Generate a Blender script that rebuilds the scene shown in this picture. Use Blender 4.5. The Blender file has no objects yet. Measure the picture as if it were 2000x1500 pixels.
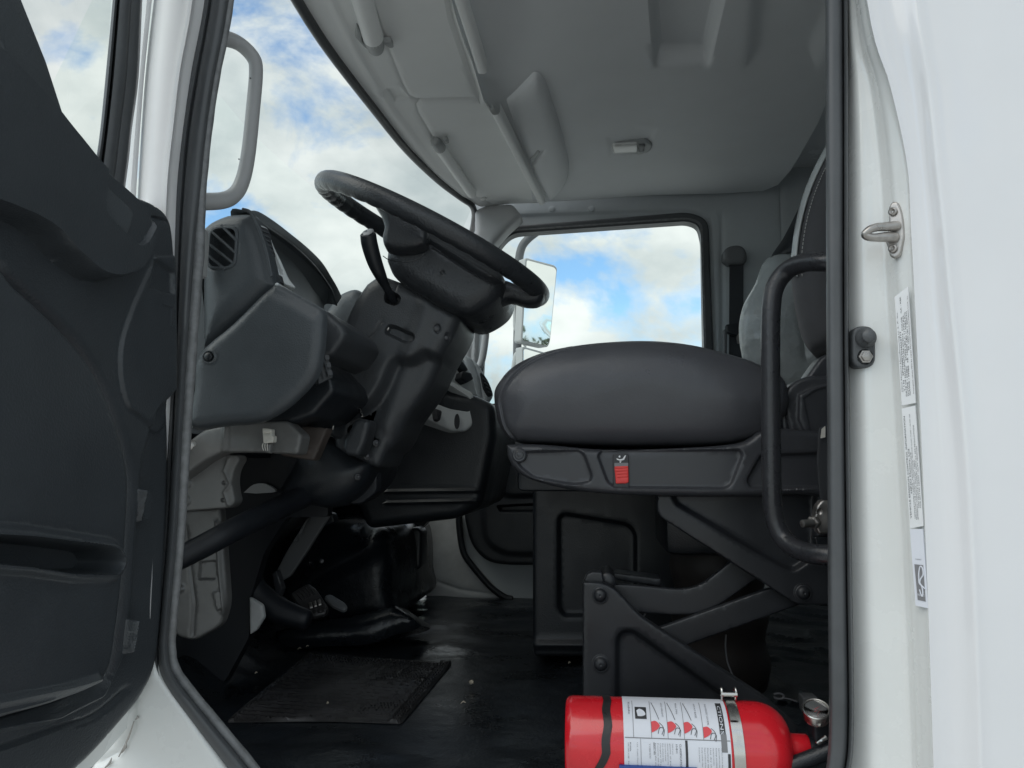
import bpy, bmesh, math, random
import numpy as np
from math import radians, sin, cos, pi, sqrt
from mathutils import Vector, Matrix
from mathutils.geometry import delaunay_2d_cdt

random.seed(7)
np.random.seed(7)
C = bpy.context.scene.collection
SC = bpy.context.scene

# ------------------------------------------------------------------ camera
CAMZ = 1.50
YAW, PIT, F = radians(6.0), radians(6.2), 1500.0
cam_d = bpy.data.cameras.new("camera")
cam_d.sensor_width = 36.0
cam_d.lens = 36.0 * F / 2000.0
cam_d.clip_start, cam_d.clip_end = 0.02, 3000.0
cam = bpy.data.objects.new("camera", cam_d)
C.objects.link(cam)
cam.location = (0, 0, CAMZ)
cam.rotation_euler = (pi / 2 + PIT, 0, YAW)
SC.camera = cam

# ------------------------------------------------------------------ sky and sun
SUN_EL, SUN_AZ = radians(50), radians(232)          # azimuth clockwise from +Y
world = bpy.data.worlds.new("World")
SC.world = world
world.use_nodes = True
wn, wl = world.node_tree.nodes, world.node_tree.links
wn.clear()
w_out = wn.new("ShaderNodeOutputWorld")
w_bg = wn.new("ShaderNodeBackground")
w_sky = wn.new("ShaderNodeTexSky")
w_sky.sky_type = 'NISHITA'
w_sky.sun_disc = False
w_sky.sun_elevation = SUN_EL
w_sky.sun_rotation = SUN_AZ
w_bg.inputs['Strength'].default_value = 0.12
tc = wn.new("ShaderNodeTexCoord")
# clouds: a layered noise in the direction of view, flattened towards the horizon
mp = wn.new("ShaderNodeMapping")
mp.inputs['Scale'].default_value = (1.0, 1.0, 1.7)
mp.inputs['Location'].default_value = (1.3, .2, .6)
mp.inputs['Rotation'].default_value = (0, 0, radians(8))
wl.new(tc.outputs['Generated'], mp.inputs['Vector'])
n1 = wn.new("ShaderNodeTexNoise")
n1.inputs['Scale'].default_value = 4.4
n1.inputs['Detail'].default_value = 12.0
n1.inputs['Roughness'].default_value = 0.58
n1.inputs['Distortion'].default_value = 0.25
wl.new(mp.outputs['Vector'], n1.inputs['Vector'])
cr = wn.new("ShaderNodeValToRGB")
cr.color_ramp.elements[0].position = 0.36
cr.color_ramp.elements[1].position = 0.49
wl.new(n1.outputs['Fac'], cr.inputs['Fac'])
n2 = wn.new("ShaderNodeTexNoise")
n2.inputs['Scale'].default_value = 5.5
n2.inputs['Detail'].default_value = 9.0
wl.new(mp.outputs['Vector'], n2.inputs['Vector'])
cc = wn.new("ShaderNodeValToRGB")
cc.color_ramp.elements[0].position = 0.34
cc.color_ramp.elements[0].color = (3.1, 3.5, 3.6, 1)
cc.color_ramp.elements[1].position = 0.64
cc.color_ramp.elements[1].color = (5.7, 5.9, 5.8, 1)
wl.new(n2.outputs['Fac'], cc.inputs['Fac'])
skym = wn.new("ShaderNodeMix")
skym.data_type = 'RGBA'
skym.blend_type = 'MULTIPLY'
skym.inputs[0].default_value = 1.0
wl.new(w_sky.outputs['Color'], skym.inputs[6])
skym.inputs[7].default_value = (.92, 1.16, 1.26, 1)
mx = wn.new("ShaderNodeMix")
mx.data_type = 'RGBA'
wl.new(cr.outputs['Color'], mx.inputs[0])
wl.new(skym.outputs[2], mx.inputs[6])
wl.new(cc.outputs['Color'], mx.inputs[7])
wl.new(mx.outputs[2], w_bg.inputs['Color'])
wl.new(w_bg.outputs[0], w_out.inputs[0])

sun_d = bpy.data.lights.new("sun", 'SUN')
sun_d.energy = 0.9
sun_d.angle = radians(60)
sun_d.color = (1.0, 0.96, 0.9)
sun = bpy.data.objects.new("sun", sun_d)
C.objects.link(sun)
sdir = Vector((sin(SUN_AZ) * cos(SUN_EL), cos(SUN_AZ) * cos(SUN_EL), sin(SUN_EL)))
sun.rotation_euler = sdir.to_track_quat('Z', 'Y').to_euler()
sun.location = (0, 0, 30)

SC.view_settings.view_transform = 'Standard'
SC.view_settings.look = 'None'
SC.view_settings.gamma = 1.0
SC.view_settings.exposure = 0.60
SC.view_settings.use_curve_mapping = False
SC.render.engine = 'CYCLES'
SC.cycles.max_bounces = 10
SC.cycles.diffuse_bounces = 6
SC.cycles.transparent_max_bounces = 16

# ------------------------------------------------------------------ photograph geometry -> place
EYE = np.array((0.0, 0.0, CAMZ))


def rays(p):
    p = np.asarray(p, float).reshape(-1, 2)
    xc, yc = (p[:, 0] - 1000) / F, (750 - p[:, 1]) / F
    f = cos(PIT) - yc * sin(PIT)
    u = sin(PIT) + yc * cos(PIT)
    return np.stack([xc * cos(YAW) - f * sin(YAW), xc * sin(YAW) + f * cos(YAW), u], 1)


def plane_of(pl):
    if isinstance(pl[0], str):
        k, v = pl
        if k == 'Y':
            return np.array((0, v, 0.0)), np.array((0, -1.0, 0))
        if k == 'X':
            return np.array((v, 0, 0.0)), np.array((1.0, 0, 0))
        if k == '-X':
            return np.array((v, 0, 0.0)), np.array((-1.0, 0, 0))
        if k == 'Z':
            return np.array((0, 0, v)), np.array((0, 0, -1.0 if v > CAMZ else 1.0))
    p0, n = np.asarray(pl[0], float), np.asarray(pl[1], float)
    return p0, n / np.linalg.norm(n)


def on(p, pl):
    """where the sight lines through the photo points meet a real surface plane"""
    p0, n = plane_of(pl)
    d = rays(p)
    t = ((p0 - EYE) @ n) / (d @ n)
    return EYE + d * t[:, None]


def PY(x, y, Y):
    return on([(x, y)], ('Y', Y))[0]


def PX(x, y, X):
    return on([(x, y)], ('X', X))[0]


def PZ(x, y, Z):
    return on([(x, y)], ('Z', Z))[0]


# ------------------------------------------------------------------ curves in the plane
def crom(P, n=8, closed=False):
    P = np.asarray(P, float)
    N = len(P)
    out = []
    rng = range(N) if closed else range(N - 1)
    for i in rng:
        if closed:
            a, b, c, d = P[(i - 1) % N], P[i], P[(i + 1) % N], P[(i + 2) % N]
        else:
            b, c = P[i], P[i + 1]
            a = P[i - 1] if i > 0 else 2 * b - c
            d = P[i + 2] if i + 2 < N else 2 * c - b
        for k in range(n):
            t = k / n
            out.append(0.5 * ((2 * b) + (-a + c) * t + (2 * a - 5 * b + 4 * c - d) * t * t + (-a + 3 * b - 3 * c + d) * t ** 3))
    if not closed:
        out.append(P[-1])
    return np.array(out)


def rnd(P, r=8, n=5):
    """polygon with rounded corners; r a number or one per corner"""
    P = np.asarray(P, float)
    N = len(P)
    rr = [r] * N if np.isscalar(r) else r
    out = []
    for i in range(N):
        a, b, c = P[i - 1], P[i], P[(i + 1) % N]
        u, v = a - b, c - b
        lu, lv = np.linalg.norm(u), np.linalg.norm(v)
        q = min(rr[i], lu * .48, lv * .48)
        if q < .3:
            out.append(b)
            continue
        p0, p1 = b + u / lu * q, b + v / lv * q
        for k in range(n + 1):
            t = k / n
            out.append((1 - t) ** 2 * p0 + 2 * t * (1 - t) * b + t * t * p1)
    return np.array(out)


def circ(cx, cy, r, n=20, ry=None):
    ry = ry or r
    return np.array([(cx + r * cos(2 * pi * k / n), cy + ry * sin(2 * pi * k / n)) for k in range(n)])


def box2(x0, y0, x1, y1, r=6, n=5):
    return rnd([(x0, y0), (x1, y0), (x1, y1), (x0, y1)], r, n)


def seg_dist(P, poly, closed=True):
    P = np.asarray(P, float)
    A = np.asarray(poly, float)
    B = np.roll(A, -1, 0) if closed else A[1:]
    A = A if closed else A[:-1]
    best = np.full(len(P), 1e18)
    for s in range(0, len(P), 4000):
        p = P[s:s + 4000, None, :]
        ab = (B - A)[None]
        ap = p - A[None]
        t = np.clip((ap * ab).sum(2) / np.maximum((ab * ab).sum(2), 1e-12), 0, 1)
        d = ap - t[..., None] * ab
        best[s:s + 4000] = (d * d).sum(2).min(1)
    return np.sqrt(best)


def inside(P, poly):
    P = np.asarray(P, float)
    poly = np.asarray(poly, float)
    x, y = P[:, 0], P[:, 1]
    r = np.zeros(len(P), bool)
    j = len(poly) - 1
    for i in range(len(poly)):
        xi, yi = poly[i]
        xj, yj = poly[j]
        if yi != yj:
            c = ((yi > y) != (yj > y)) & (x < (xj - xi) * (y - yi) / (yj - yi) + xi)
            r ^= c
        j = i
    return r


def sdist(P, poly):
    d = seg_dist(P, poly)
    return np.where(inside(P, poly), d, -d)


def resample(poly, step, closed=True):
    P = np.asarray(poly, float)
    Q = np.vstack([P, P[:1]]) if closed else P
    out = []
    for a, b in zip(Q[:-1], Q[1:]):
        L = np.linalg.norm(b - a)
        m = max(1, int(round(L / step)))
        for k in range(m):
            out.append(a + (b - a) * k / m)
    if not closed:
        out.append(Q[-1])
    return np.array(out)


def smooth01(t):
    t = np.clip(t, 0, 1)
    return t * t * (3 - 2 * t)


# ------------------------------------------------------------------ objects
WL = {}


def link(o, parent=None):
    C.objects.link(o)
    if parent is not None:
        o.parent = parent
        o.location = -WL[parent.name]
        WL[o.name] = np.zeros(3) if True else None
    else:
        WL[o.name] = np.zeros(3)
    return o


def thing(name, label, cat, loc=(0, 0, 0), group=None):
    o = bpy.data.objects.new(name, None)
    o.empty_display_size = .05
    C.objects.link(o)
    o.location = [float(v) for v in loc]
    WL[o.name] = np.asarray(loc, float)
    o['label'], o['category'] = label, cat
    if group:
        o['group'] = group
    return o


def tag(o, label, cat, group=None):
    o['label'], o['category'] = label, cat
    if group:
        o['group'] = group
    return o


def mk(name, V, Fc, m, parent=None, ang=38, smooth=True):
    me = bpy.data.meshes.new(name)
    me.from_pydata([tuple(map(float, v)) for v in V], [], [tuple(map(int, f)) for f in Fc])
    me.validate()
    me.update()
    if smooth:
        me.polygons.foreach_set("use_smooth", [True] * len(me.polygons))
        me.set_sharp_from_angle(angle=radians(ang))
    if m is not None:
        me.materials.append(m)
    o = bpy.data.objects.new(name, me)
    return link(o, parent)


def relief(name, outline, pl, m, parent=None, feats=(), step=10, thick=.02, edge=None, holes=(), warp=None,
           ext=None, puff=None, ang=38, back=False):
    """A moulded panel: an outline lying on a real plane, a height field of recesses and ribs, and a thickness."""
    p0, n = plane_of(pl)
    B = resample(outline, step)
    H = [resample(h, min(step, 6)) for h in holes]
    lo, hi = B.min(0), B.max(0)
    gx, gy = np.meshgrid(np.arange(lo[0], hi[0], step), np.arange(lo[1], hi[1], step * .866))
    gx = gx + (np.arange(gx.shape[0]) % 2)[:, None] * step / 2
    G = np.stack([gx.ravel(), gy.ravel()], 1)
    G = G[sdist(G, B) > step * .45]
    for h in H:
        if len(G):
            G = G[sdist(G, h) < -min(step, 6) * .45]
    extra = []

    def offset_pts(poly, d, closed):
        Q = resample(poly, max(2.0, min(step, 6)), closed)
        T = np.roll(Q, -1, 0) - np.roll(Q, 1, 0)
        if not closed:
            T[0] = Q[1] - Q[0]
            T[-1] = Q[-1] - Q[-2]
        N = np.stack([-T[:, 1], T[:, 0]], 1)
        N /= np.maximum(np.linalg.norm(N, axis=1), 1e-9)[:, None]
        if closed:
            x, y = Q[:, 0], Q[:, 1]
            if (x * np.roll(y, -1) - np.roll(x, -1) * y).sum() < 0:
                N = -N
        return Q + N * d

    for f in feats:
        poly, h, w = f[0], f[1], f[2]
        if len(f) > 3 and f[3] == 'line':
            for d in (-w, -w * .6, -w * .3, 0, w * .3, w * .6, w):
                extra.append(offset_pts(poly, d, False))
        else:
            for d in (0, w * .2, w * .4, w * .6, w * .8, w):
                extra.append(offset_pts(poly, d, True))
    if edge:
        for q in (.12, .35, .65, 1.0):
            extra.append(offset_pts(B, edge[1] * q, True))
    for f in feats:
        if not len(G) or f[2] > step * 6:
            continue
        if len(f) > 3 and f[3] == 'line':
            G = G[seg_dist(G, f[0], False) > f[2] + step * .3]
        else:
            q = sdist(G, f[0])
            G = G[(q < -step * .3) | (q > f[2] + step * .3)]
    if extra:
        E = np.vstack(extra)
        E = E[sdist(E, B) > .6]
        for h in H:
            if len(E):
                E = E[sdist(E, h) < -.6]
        # thin the grid where the extra points are, and the extra points themselves
        cell = {}
        keep = []
        for i, e in enumerate(E):
            k = (int(e[0] / 1.2), int(e[1] / 1.2))
            if k not in cell:
                cell[k] = 1
                keep.append(i)
        E = E[keep]
        G = np.vstack([G, E])
    NB = len(B)
    pts = [Vector((float(a), float(b))) for a, b in np.vstack([B] + H + [G])]
    edges, s = [], 0
    for ring in [B] + H:
        k = len(ring)
        edges += [(s + i, s + (i + 1) % k) for i in range(k)]
        s += k
    r = delaunay_2d_cdt(pts, edges, [], 0, 1e-5)
    V2 = np.array([(v.x, v.y) for v in r[0]])
    T = np.array([f for f in r[2] if len(f) == 3])
    cen = V2[T].mean(1)
    ok = inside(cen, B)
    for h in H:
        ok &= ~inside(cen, h)
    T = T[ok]
    hgt = np.zeros(len(V2))
    db = seg_dist(V2, B)
    if edge:
        e = np.clip(1 - db / edge[1], 0, 1)
        hgt -= edge[0] * (1 - np.sqrt(np.maximum(0, 1 - e * e)))
    if puff:
        e = np.clip(1 - db / puff[1], 0, 1)
        hgt += puff[0] * np.sqrt(np.maximum(0, 1 - e * e))
    for f in feats:
        poly, h, w = f[0], f[1], f[2]
        if len(f) > 3 and f[3] == 'line':
            d = seg_dist(V2, poly, False)
            hgt += h * smooth01(1 - d / w)
        else:
            hgt += h * smooth01(sdist(V2, poly) / w)
    P3 = on(V2, pl)
    if warp is not None:
        hgt = hgt + warp(V2, P3)
    W = P3 + n * hgt[:, None]
    # triangles face the normal
    a, b, c = W[T[:, 0]], W[T[:, 1]], W[T[:, 2]]
    flip = (np.cross(b - a, c - a) @ n) < 0
    T[flip] = T[flip][:, ::-1]
    faces = [tuple(t) for t in T]
    V = list(W)
    # sides: boundary edges
    cnt = {}
    for t in T:
        for i in range(3):
            e = (t[i], t[(i + 1) % 3])
            cnt[e] = cnt.get(e, 0) + 1
    bd = [e for e in cnt if (e[1], e[0]) not in cnt]
    ex = np.asarray(ext, float) if ext is not None else -n * thick
    mp_ = {}
    for e in bd:
        for i in e:
            if i not in mp_:
                mp_[i] = len(V)
                q = P3[i] if edge or puff else W[i]
                V.append(q + ex)
    for i, j in bd:
        faces.append((j, i, mp_[i], mp_[j]))
    if back:
        off = len(V)
        V += list(P3 + ex)
        faces += [(t[2] + off, t[1] + off, t[0] + off) for t in T]
    return mk(name, V, faces, m, parent, ang)


def frames(P, closed):
    N = len(P)
    T = np.roll(P, -1, 0) - np.roll(P, 1, 0)
    if not closed:
        T[0] = P[1] - P[0]
        T[-1] = P[-1] - P[-2]
    T /= np.maximum(np.linalg.norm(T, axis=1), 1e-12)[:, None]
    u = np.cross(T[0], (0, 0, 1.0))
    if np.linalg.norm(u) < .1:
        u = np.cross(T[0], (0, 1.0, 0))
    u /= np.linalg.norm(u)
    U = []
    for t in T:
        u = u - t * (u @ t)
        u /= np.linalg.norm(u)
        U.append(u)
    U = np.array(U)
    return T, U, np.cross(T, U)


def tube(name, P, r, m, parent=None, seg=14, n=6, closed=False, smooth=True, rw=None, caps=True, ang=45):
    """a round bar through 3-D points; rw(k, angle) scales the radius"""
    P = np.asarray(P, float)
    R = np.full(len(P), r) if np.isscalar(r) else np.asarray(r, float)
    if smooth and n > 1:
        Q = crom(np.hstack([P, R[:, None]]), n, closed)
        P, R = Q[:, :3], Q[:, 3]
    T, U, W = frames(P, closed)
    V, Fc = [], []
    N = len(P)
    for i in range(N):
        for k in range(seg):
            a = 2 * pi * k / seg
            q = R[i] * (rw(i / N, a) if rw else 1)
            V.append(P[i] + q * (cos(a) * U[i] + sin(a) * W[i]))
    for i in range(N if closed else N - 1):
        j = (i + 1) % N
        for k in range(seg):
            l = (k + 1) % seg
            Fc.append((i * seg + k, i * seg + l, j * seg + l, j * seg + k))
    if not closed and caps:
        for i, s in ((0, -1), (N - 1, 1)):
            b = len(V)
            for k in range(seg):
                a = 2 * pi * k / seg
                V.append(P[i] + T[i] * s * R[i] * .25 + .72 * R[i] * (cos(a) * U[i] + sin(a) * W[i]))
            for k in range(seg):
                l = (k + 1) % seg
                f = (i * seg + k, i * seg + l, b + l, b + k)
                Fc.append(f if s > 0 else f[::-1])
            f = tuple(b + k for k in range(seg))
            Fc.append(f if s > 0 else f[::-1])
    return mk(name, V, Fc, m, parent, ang)


def loft(name, rows, m, parent=None, su=1, sv=1, closed=False, ang=50, thick=None, flip=False):
    """a skin through rows of 3-D points; su/sv smooth it across / along"""
    A = np.asarray(rows, float)
    if sv > 1:
        A = crom(A.reshape(len(A), -1), sv).reshape(-1, A.shape[1], 3)
    if su > 1:
        B = np.transpose(A, (1, 0, 2))
        B = crom(B.reshape(len(B), -1), su, closed).reshape(-1, A.shape[0], 3)
        A = np.transpose(B, (1, 0, 2))
    R, K, _ = A.shape
    Fc = []
    for i in range(R - 1):
        for k in range(K if closed else K - 1):
            l = (k + 1) % K
            f = (i * K + k, i * K + l, (i + 1) * K + l, (i + 1) * K + k)
            Fc.append(f[::-1] if flip else f)
    o = mk(name, A.reshape(-1, 3), Fc, m, parent, ang)
    if thick:
        md = o.modifiers.new("thick", 'SOLIDIFY')
        md.thickness = thick
        md.offset = -1
    return o


def lathe(name, prof, base, axis, m, parent=None, seg=28, ang=40):
    """profile [(along, radius)] spun about an axis"""
    ax = np.asarray(axis, float)
    ax /= np.linalg.norm(ax)
    u = np.cross(ax, (0, 0, 1.0))
    if np.linalg.norm(u) < .1:
        u = np.cross(ax, (0, 1.0, 0))
    u /= np.linalg.norm(u)
    w = np.cross(ax, u)
    base = np.asarray(base, float)
    V, Fc = [], []
    for (h, r) in prof:
        for k in range(seg):
            a = 2 * pi * k / seg
            V.append(base + ax * h + max(r, 1e-5) * (cos(a) * u + sin(a) * w))
    for i in range(len(prof) - 1):
        for k in range(seg):
            l = (k + 1) % seg
            Fc.append((i * seg + k, i * seg + l, (i + 1) * seg + l, (i + 1) * seg + k))
    Fc.append(tuple(range(seg))[::-1])
    Fc.append(tuple((len(prof) - 1) * seg + k for k in range(seg)))
    return mk(name, V, Fc, m, parent, ang)


def slab(name, lo, hi, m, parent=None, bev=.004):
    bm = bmesh.new()
    bmesh.ops.create_cube(bm, size=1)
    lo, hi = np.asarray(lo, float), np.asarray(hi, float)
    for v in bm.verts:
        v.co = Vector((lo + hi) / 2 + np.array(v.co) * (hi - lo))
    if bev:
        bmesh.ops.bevel(bm, geom=bm.edges[:], offset=bev, segments=2, affect='EDGES', profile=.5)
    V = [tuple(v.co) for v in bm.verts]
    bm.verts.index_update()
    Fc = [[v.index for v in f.verts] for f in bm.faces]
    bm.free()
    return mk(name, V, Fc, m, parent)


def glyphs(body, size, spacing=1.0, leading=1.0):
    """flat outline of some writing: 2-D points and faces"""
    cu = bpy.data.curves.new("txt", 'FONT')
    cu.body = body
    cu.size = size
    cu.space_character = spacing
    cu.space_line = leading
    cu.resolution_u = 2
    o = bpy.data.objects.new("txt", cu)
    C.objects.link(o)
    dg = bpy.context.evaluated_depsgraph_get()
    me = o.evaluated_get(dg).to_mesh()
    V = np.array([(v.co.x, v.co.y) for v in me.vertices]).reshape(-1, 2)
    Fc = [tuple(p.vertices) for p in me.polygons]
    o.evaluated_get(dg).to_mesh_clear()
    bpy.data.objects.remove(o)
    bpy.data.curves.remove(cu)
    return V, Fc


def writing(name, body, size, fmap, m, parent, width=None, **k):
    V, Fc = glyphs(body, size, **k)
    if not len(V):
        return None
    if width:
        V[:, 0] *= width / max(V[:, 0].max(), 1e-6)
    return mk(name, [fmap(a, b) for a, b in V], Fc, m, parent, smooth=False)


# ------------------------------------------------------------------ materials
def mat(name, col, rough=.5, metal=0.0, coat=0.0, spec=.5, bump=None, vary=None, sheen=0.0):
    """bump = [(kind, scale, strength, distance)], vary = (scale, amount, roughness amount)"""
    m = bpy.data.materials.new(name)
    m.use_nodes = True
    nt = m.node_tree
    N, L = nt.nodes, nt.links
    b = N['Principled BSDF']
    b.inputs['Base Color'].default_value = (*col, 1)
    b.inputs['Roughness'].default_value = rough
    b.inputs['Metallic'].default_value = metal
    b.inputs['Specular IOR Level'].default_value = spec
    b.inputs['Coat Weight'].default_value = coat
    b.inputs['Coat Roughness'].default_value = .06
    b.inputs['Sheen Weight'].default_value = sheen
    t = N.new('ShaderNodeTexCoord')
    if vary:
        s, am, ra = vary
        n = N.new('ShaderNodeTexNoise')
        n.inputs['Scale'].default_value = s
        n.inputs['Detail'].default_value = 7
        n.inputs['Roughness'].default_value = .62
        L.new(t.outputs['Object'], n.inputs['Vector'])
        r = N.new('ShaderNodeMapRange')
        r.inputs[1].default_value, r.inputs[2].default_value = .3, .7
        r.inputs[3].default_value, r.inputs[4].default_value = 1 - am, 1 + am
        L.new(n.outputs['Fac'], r.inputs[0])
        x = N.new('ShaderNodeMix')
        x.data_type, x.blend_type = 'RGBA', 'MULTIPLY'
        x.inputs[0].default_value = 1
        x.inputs[6].default_value = (*col, 1)
        L.new(r.outputs[0], x.inputs[7])
        L.new(x.outputs[2], b.inputs['Base Color'])
        r2 = N.new('ShaderNodeMapRange')
        r2.inputs[1].default_value, r2.inputs[2].default_value = .3, .7
        r2.inputs[3].default_value, r2.inputs[4].default_value = max(.02, rough - ra), min(1, rough + ra)
        L.new(n.outputs['Fac'], r2.inputs[0])
        L.new(r2.outputs[0], b.inputs['Roughness'])
    prev = None
    for (kind, s, st, di) in (bump or ()):
        if kind == 'voronoi':
            q = N.new('ShaderNodeTexVoronoi')
            q.inputs['Scale'].default_value = s
            o = q.outputs['Distance']
        elif kind == 'wave':
            q = N.new('ShaderNodeTexWave')
            q.inputs['Scale'].default_value = s
            q.inputs['Distortion'].default_value = 2.0
            q.inputs['Detail Scale'].default_value = .6
            o = q.outputs['Fac']
        else:
            q = N.new('ShaderNodeTexNoise')
            q.inputs['Scale'].default_value = s
            q.inputs['Detail'].default_value = 3
            o = q.outputs['Fac']
        L.new(t.outputs['Object'], q.inputs['Vector'])
        u = N.new('ShaderNodeBump')
        u.inputs['Strength'].default_value = st
        u.inputs['Distance'].default_value = di
        L.new(o, u.inputs['Height'])
        if prev:
            L.new(prev.outputs[0], u.inputs['Normal'])
        prev = u
    if prev:
        L.new(prev.outputs[0], b.inputs['Normal'])
    return m


def glass_mat(name, tint=(.93, .97, .95), refl=.06):
    m = bpy.data.materials.new(name)
    m.use_nodes = True
    N, L = m.node_tree.nodes, m.node_tree.links
    N.clear()
    o = N.new('ShaderNodeOutputMaterial')
    tr = N.new('ShaderNodeBsdfTransparent')
    tr.inputs[0].default_value = (*tint, 1)
    g = N.new('ShaderNodeBsdfGlossy')
    g.inputs['Roughness'].default_value = .01
    fr = N.new('ShaderNodeFresnel')
    fr.inputs[0].default_value = 1.45
    mu = N.new('ShaderNodeMath')
    mu.operation = 'MULTIPLY'
    mu.inputs[1].default_value = refl / .04 * .5
    mu.use_clamp = True
    L.new(fr.outputs[0], mu.inputs[0])
    x = N.new('ShaderNodeMixShader')
    L.new(mu.outputs[0], x.inputs[0])
    L.new(tr.outputs[0], x.inputs[1])
    L.new(g.outputs[0], x.inputs[2])
    L.new(x.outputs[0], o.inputs[0])
    return m


GRAIN = [('voronoi', 430, .34, .0007), ('noise', 200, .14, .0008)]
LEATHER = [('voronoi', 260, .5, .0008), ('noise', 50, .2, .003)]
M = dict(
    door=mat('door_plastic', (.041, .047, .053), .36, bump=GRAIN, vary=(9, .10, .06)),
    hood=mat('hood_plastic_hazed', (.11, .125, .135), .5, bump=GRAIN, vary=(11, .1, .06)),  # dash plastic made lighter: lens haze over the hood put into the colour
    dash=mat('dash_plastic', (.058, .066, .073), .40, bump=GRAIN, vary=(11, .10, .06)),
    black=mat('black_plastic', (.015, .018, .022), .38, bump=GRAIN, vary=(14, .15, .08)),
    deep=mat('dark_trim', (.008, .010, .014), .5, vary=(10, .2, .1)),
    column=mat('column_plastic', (.043, .047, .052), .40, bump=GRAIN, vary=(12, .1, .06)),
    wheel=mat('wheel_leather', (.030, .033, .037), .33, bump=LEATHER, vary=(16, .12, .1)),
    headliner=mat('headliner_vinyl', (.66, .675, .685), .66, bump=[('noise', 700, .1, .0005), ('noise', 5, .08, .01)], vary=(3, .05, .05)),
    overhead=mat('overhead_plastic_lit', (.80, .81, .80), .5, bump=[('noise', 800, .1, .0004)], vary=(4, .04, .05)),  # paler than the headliner: windscreen light on the front trim put into the colour
    greytrim=mat('grey_trim', (.36, .37, .37), .5, bump=[('noise', 600, .1, .0004)], vary=(7, .06, .06)),
    lighttrim=mat('light_grey_trim', (.40, .405, .41), .42, bump=[('noise', 420, .16, .0006)], vary=(8, .07, .08)),
    silver=mat('silver_fascia', (.58, .60, .60), .34, vary=(9, .05, .05)),
    wall=mat('wall_trim', (.46, .49, .505), .62, bump=[('noise', 500, .12, .0005)], vary=(4, .06, .05)),
    seal=mat('seal_rubber', (.075, .080, .085), .42, bump=[('noise', 160, .12, .0008)], vary=(13, .16, .1)),
    bead=mat('worn_seal_bead', (.17, .175, .18), .42, bump=[('noise', 260, .3, .0008)], vary=(60, .32, .15)),
    white=mat('white_paint', (.80, .815, .80), .28, coat=.6, vary=(6, .035, .05)),
    pillar=mat('dull_white_paint', (.72, .72, .725), .42, coat=.15, vary=(9, .05, .06)),
    panel=mat('white_body_paint', (.765, .77, .785), .24, coat=.7, vary=(3.5, .025, .05)),
    oldwhite=mat('scuffed_white_paint', (.50, .51, .51), .45, coat=.2, vary=(14, .16, .12)),
    primer=mat('grey_bare_metal', (.16, .160, .157), .46, metal=.3, bump=[('noise', 45, .2, .002)], vary=(10, .24, .12)),
    vinyl=mat('seat_vinyl', (.068, .070, .079), .34, bump=[('voronoi', 300, .22, .0006), ('noise', 30, .15, .004)], vary=(7, .08, .07)),
    cloth=mat('seat_cloth', (.050, .051, .055), .85, bump=[('noise', 1200, .35, .0008)], vary=(30, .1, .05), sheen=.2),
    shiny=mat('shiny_grey_leather', (.36, .38, .378), .22, bump=[('voronoi', 22, .5, .007), ('noise', 34, .4, .006)], vary=(8, .1, .08)),
    valance=mat('seat_shell_plastic', (.043, .045, .051), .33, bump=[('noise', 900, .08, .0003)], vary=(9, .1, .06)),
    steelblack=mat('black_painted_steel', (.022, .024, .028), .38, bump=[('noise', 300, .06, .0005)], vary=(9, .2, .1)),
    bar=mat('black_coated_bar', (.026, .027, .031), .3, bump=[('noise', 210, .42, .0012)], vary=(20, .15, .08)),
    floor=mat('black_floor_rubber', (.010, .013, .017), .32, bump=[('voronoi', 190, .28, .001), ('noise', 18, .3, .010)], vary=(7, .5, .10)),
    tunnel=mat('tunnel_rubber', (.008, .011, .015), .28, bump=[('voronoi', 200, .2, .001), ('noise', 14, .3, .012)], vary=(5, .2, .1)),
    matr=mat('ribbed_mat_rubber', (.034, .033, .034), .42, vary=(14, .35, .1)),
    red=mat('red_gloss_paint', (.62, .012, .022), .26, coat=.5, vary=(18, .10, .10)),
    redplastic=mat('red_plastic', (.72, .05, .045), .45),
    steel=mat('stainless_steel', (.62, .61, .58), .26, metal=1.0, bump=[('noise', 90, .06, .0006)], vary=(25, .12, .12)),
    worn=mat('worn_steel', (.42, .40, .38), .36, metal=.9, bump=[('noise', 70, .3, .0012)], vary=(40, .25, .14)),
    paper=mat('label_paper', (.74, .75, .76), .38, vary=(22, .035, .05)),
    paperblue=mat('label_paper_cool', (.70, .72, .78), .35, vary=(20, .03, .05)),
    ink=mat('black_ink', (.035, .036, .04), .5),
    greyink=mat('grey_ink', (.20, .20, .21), .5),
    pink=mat('red_ink', (.68, .06, .075), .45),
    tape=mat('black_tape', (.02, .02, .021), .32, bump=[('noise', 40, .4, .003)], vary=(30, .3, .1)),
    blue=mat('blue_plastic', (.02, .06, .26), .4),
    nylon=mat('white_nylon', (.66, .64, .58), .45, vary=(60, .12, .05)),
    lens=mat('lamp_lens', (.72, .72, .70), .2, coat=.4),
    belt=mat('belt_webbing', (.03, .033, .038), .7, bump=[('wave', 150, .3, .0008)]),
    thread=mat('grey_thread', (.34, .34, .32), .8),
    stone=mat('pale_stone', (.5, .44, .34), .8, vary=(200, .2, .1)),
    concrete=mat('concrete', (.46, .455, .44), .85, bump=[('noise', 20, .3, .01)], vary=(1.3, .15, .05)),
    mirror=mat('mirror_glass', (.86, .88, .86), .02, metal=1.0),
    mirrorback=mat('mirror_housing', (.55, .56, .55), .45),
    housing=mat('dark_mirror_arm', (.14, .145, .15), .5),
    glass=glass_mat('window_glass'),
    clear=glass_mat('side_glass', (.97, .98, .975), .012),
    band=glass_mat('tinted_glass', (.90, .925, .915), .03),
    gauge=glass_mat('gauge_lens', (.95, .95, .95), .10),
)

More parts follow.
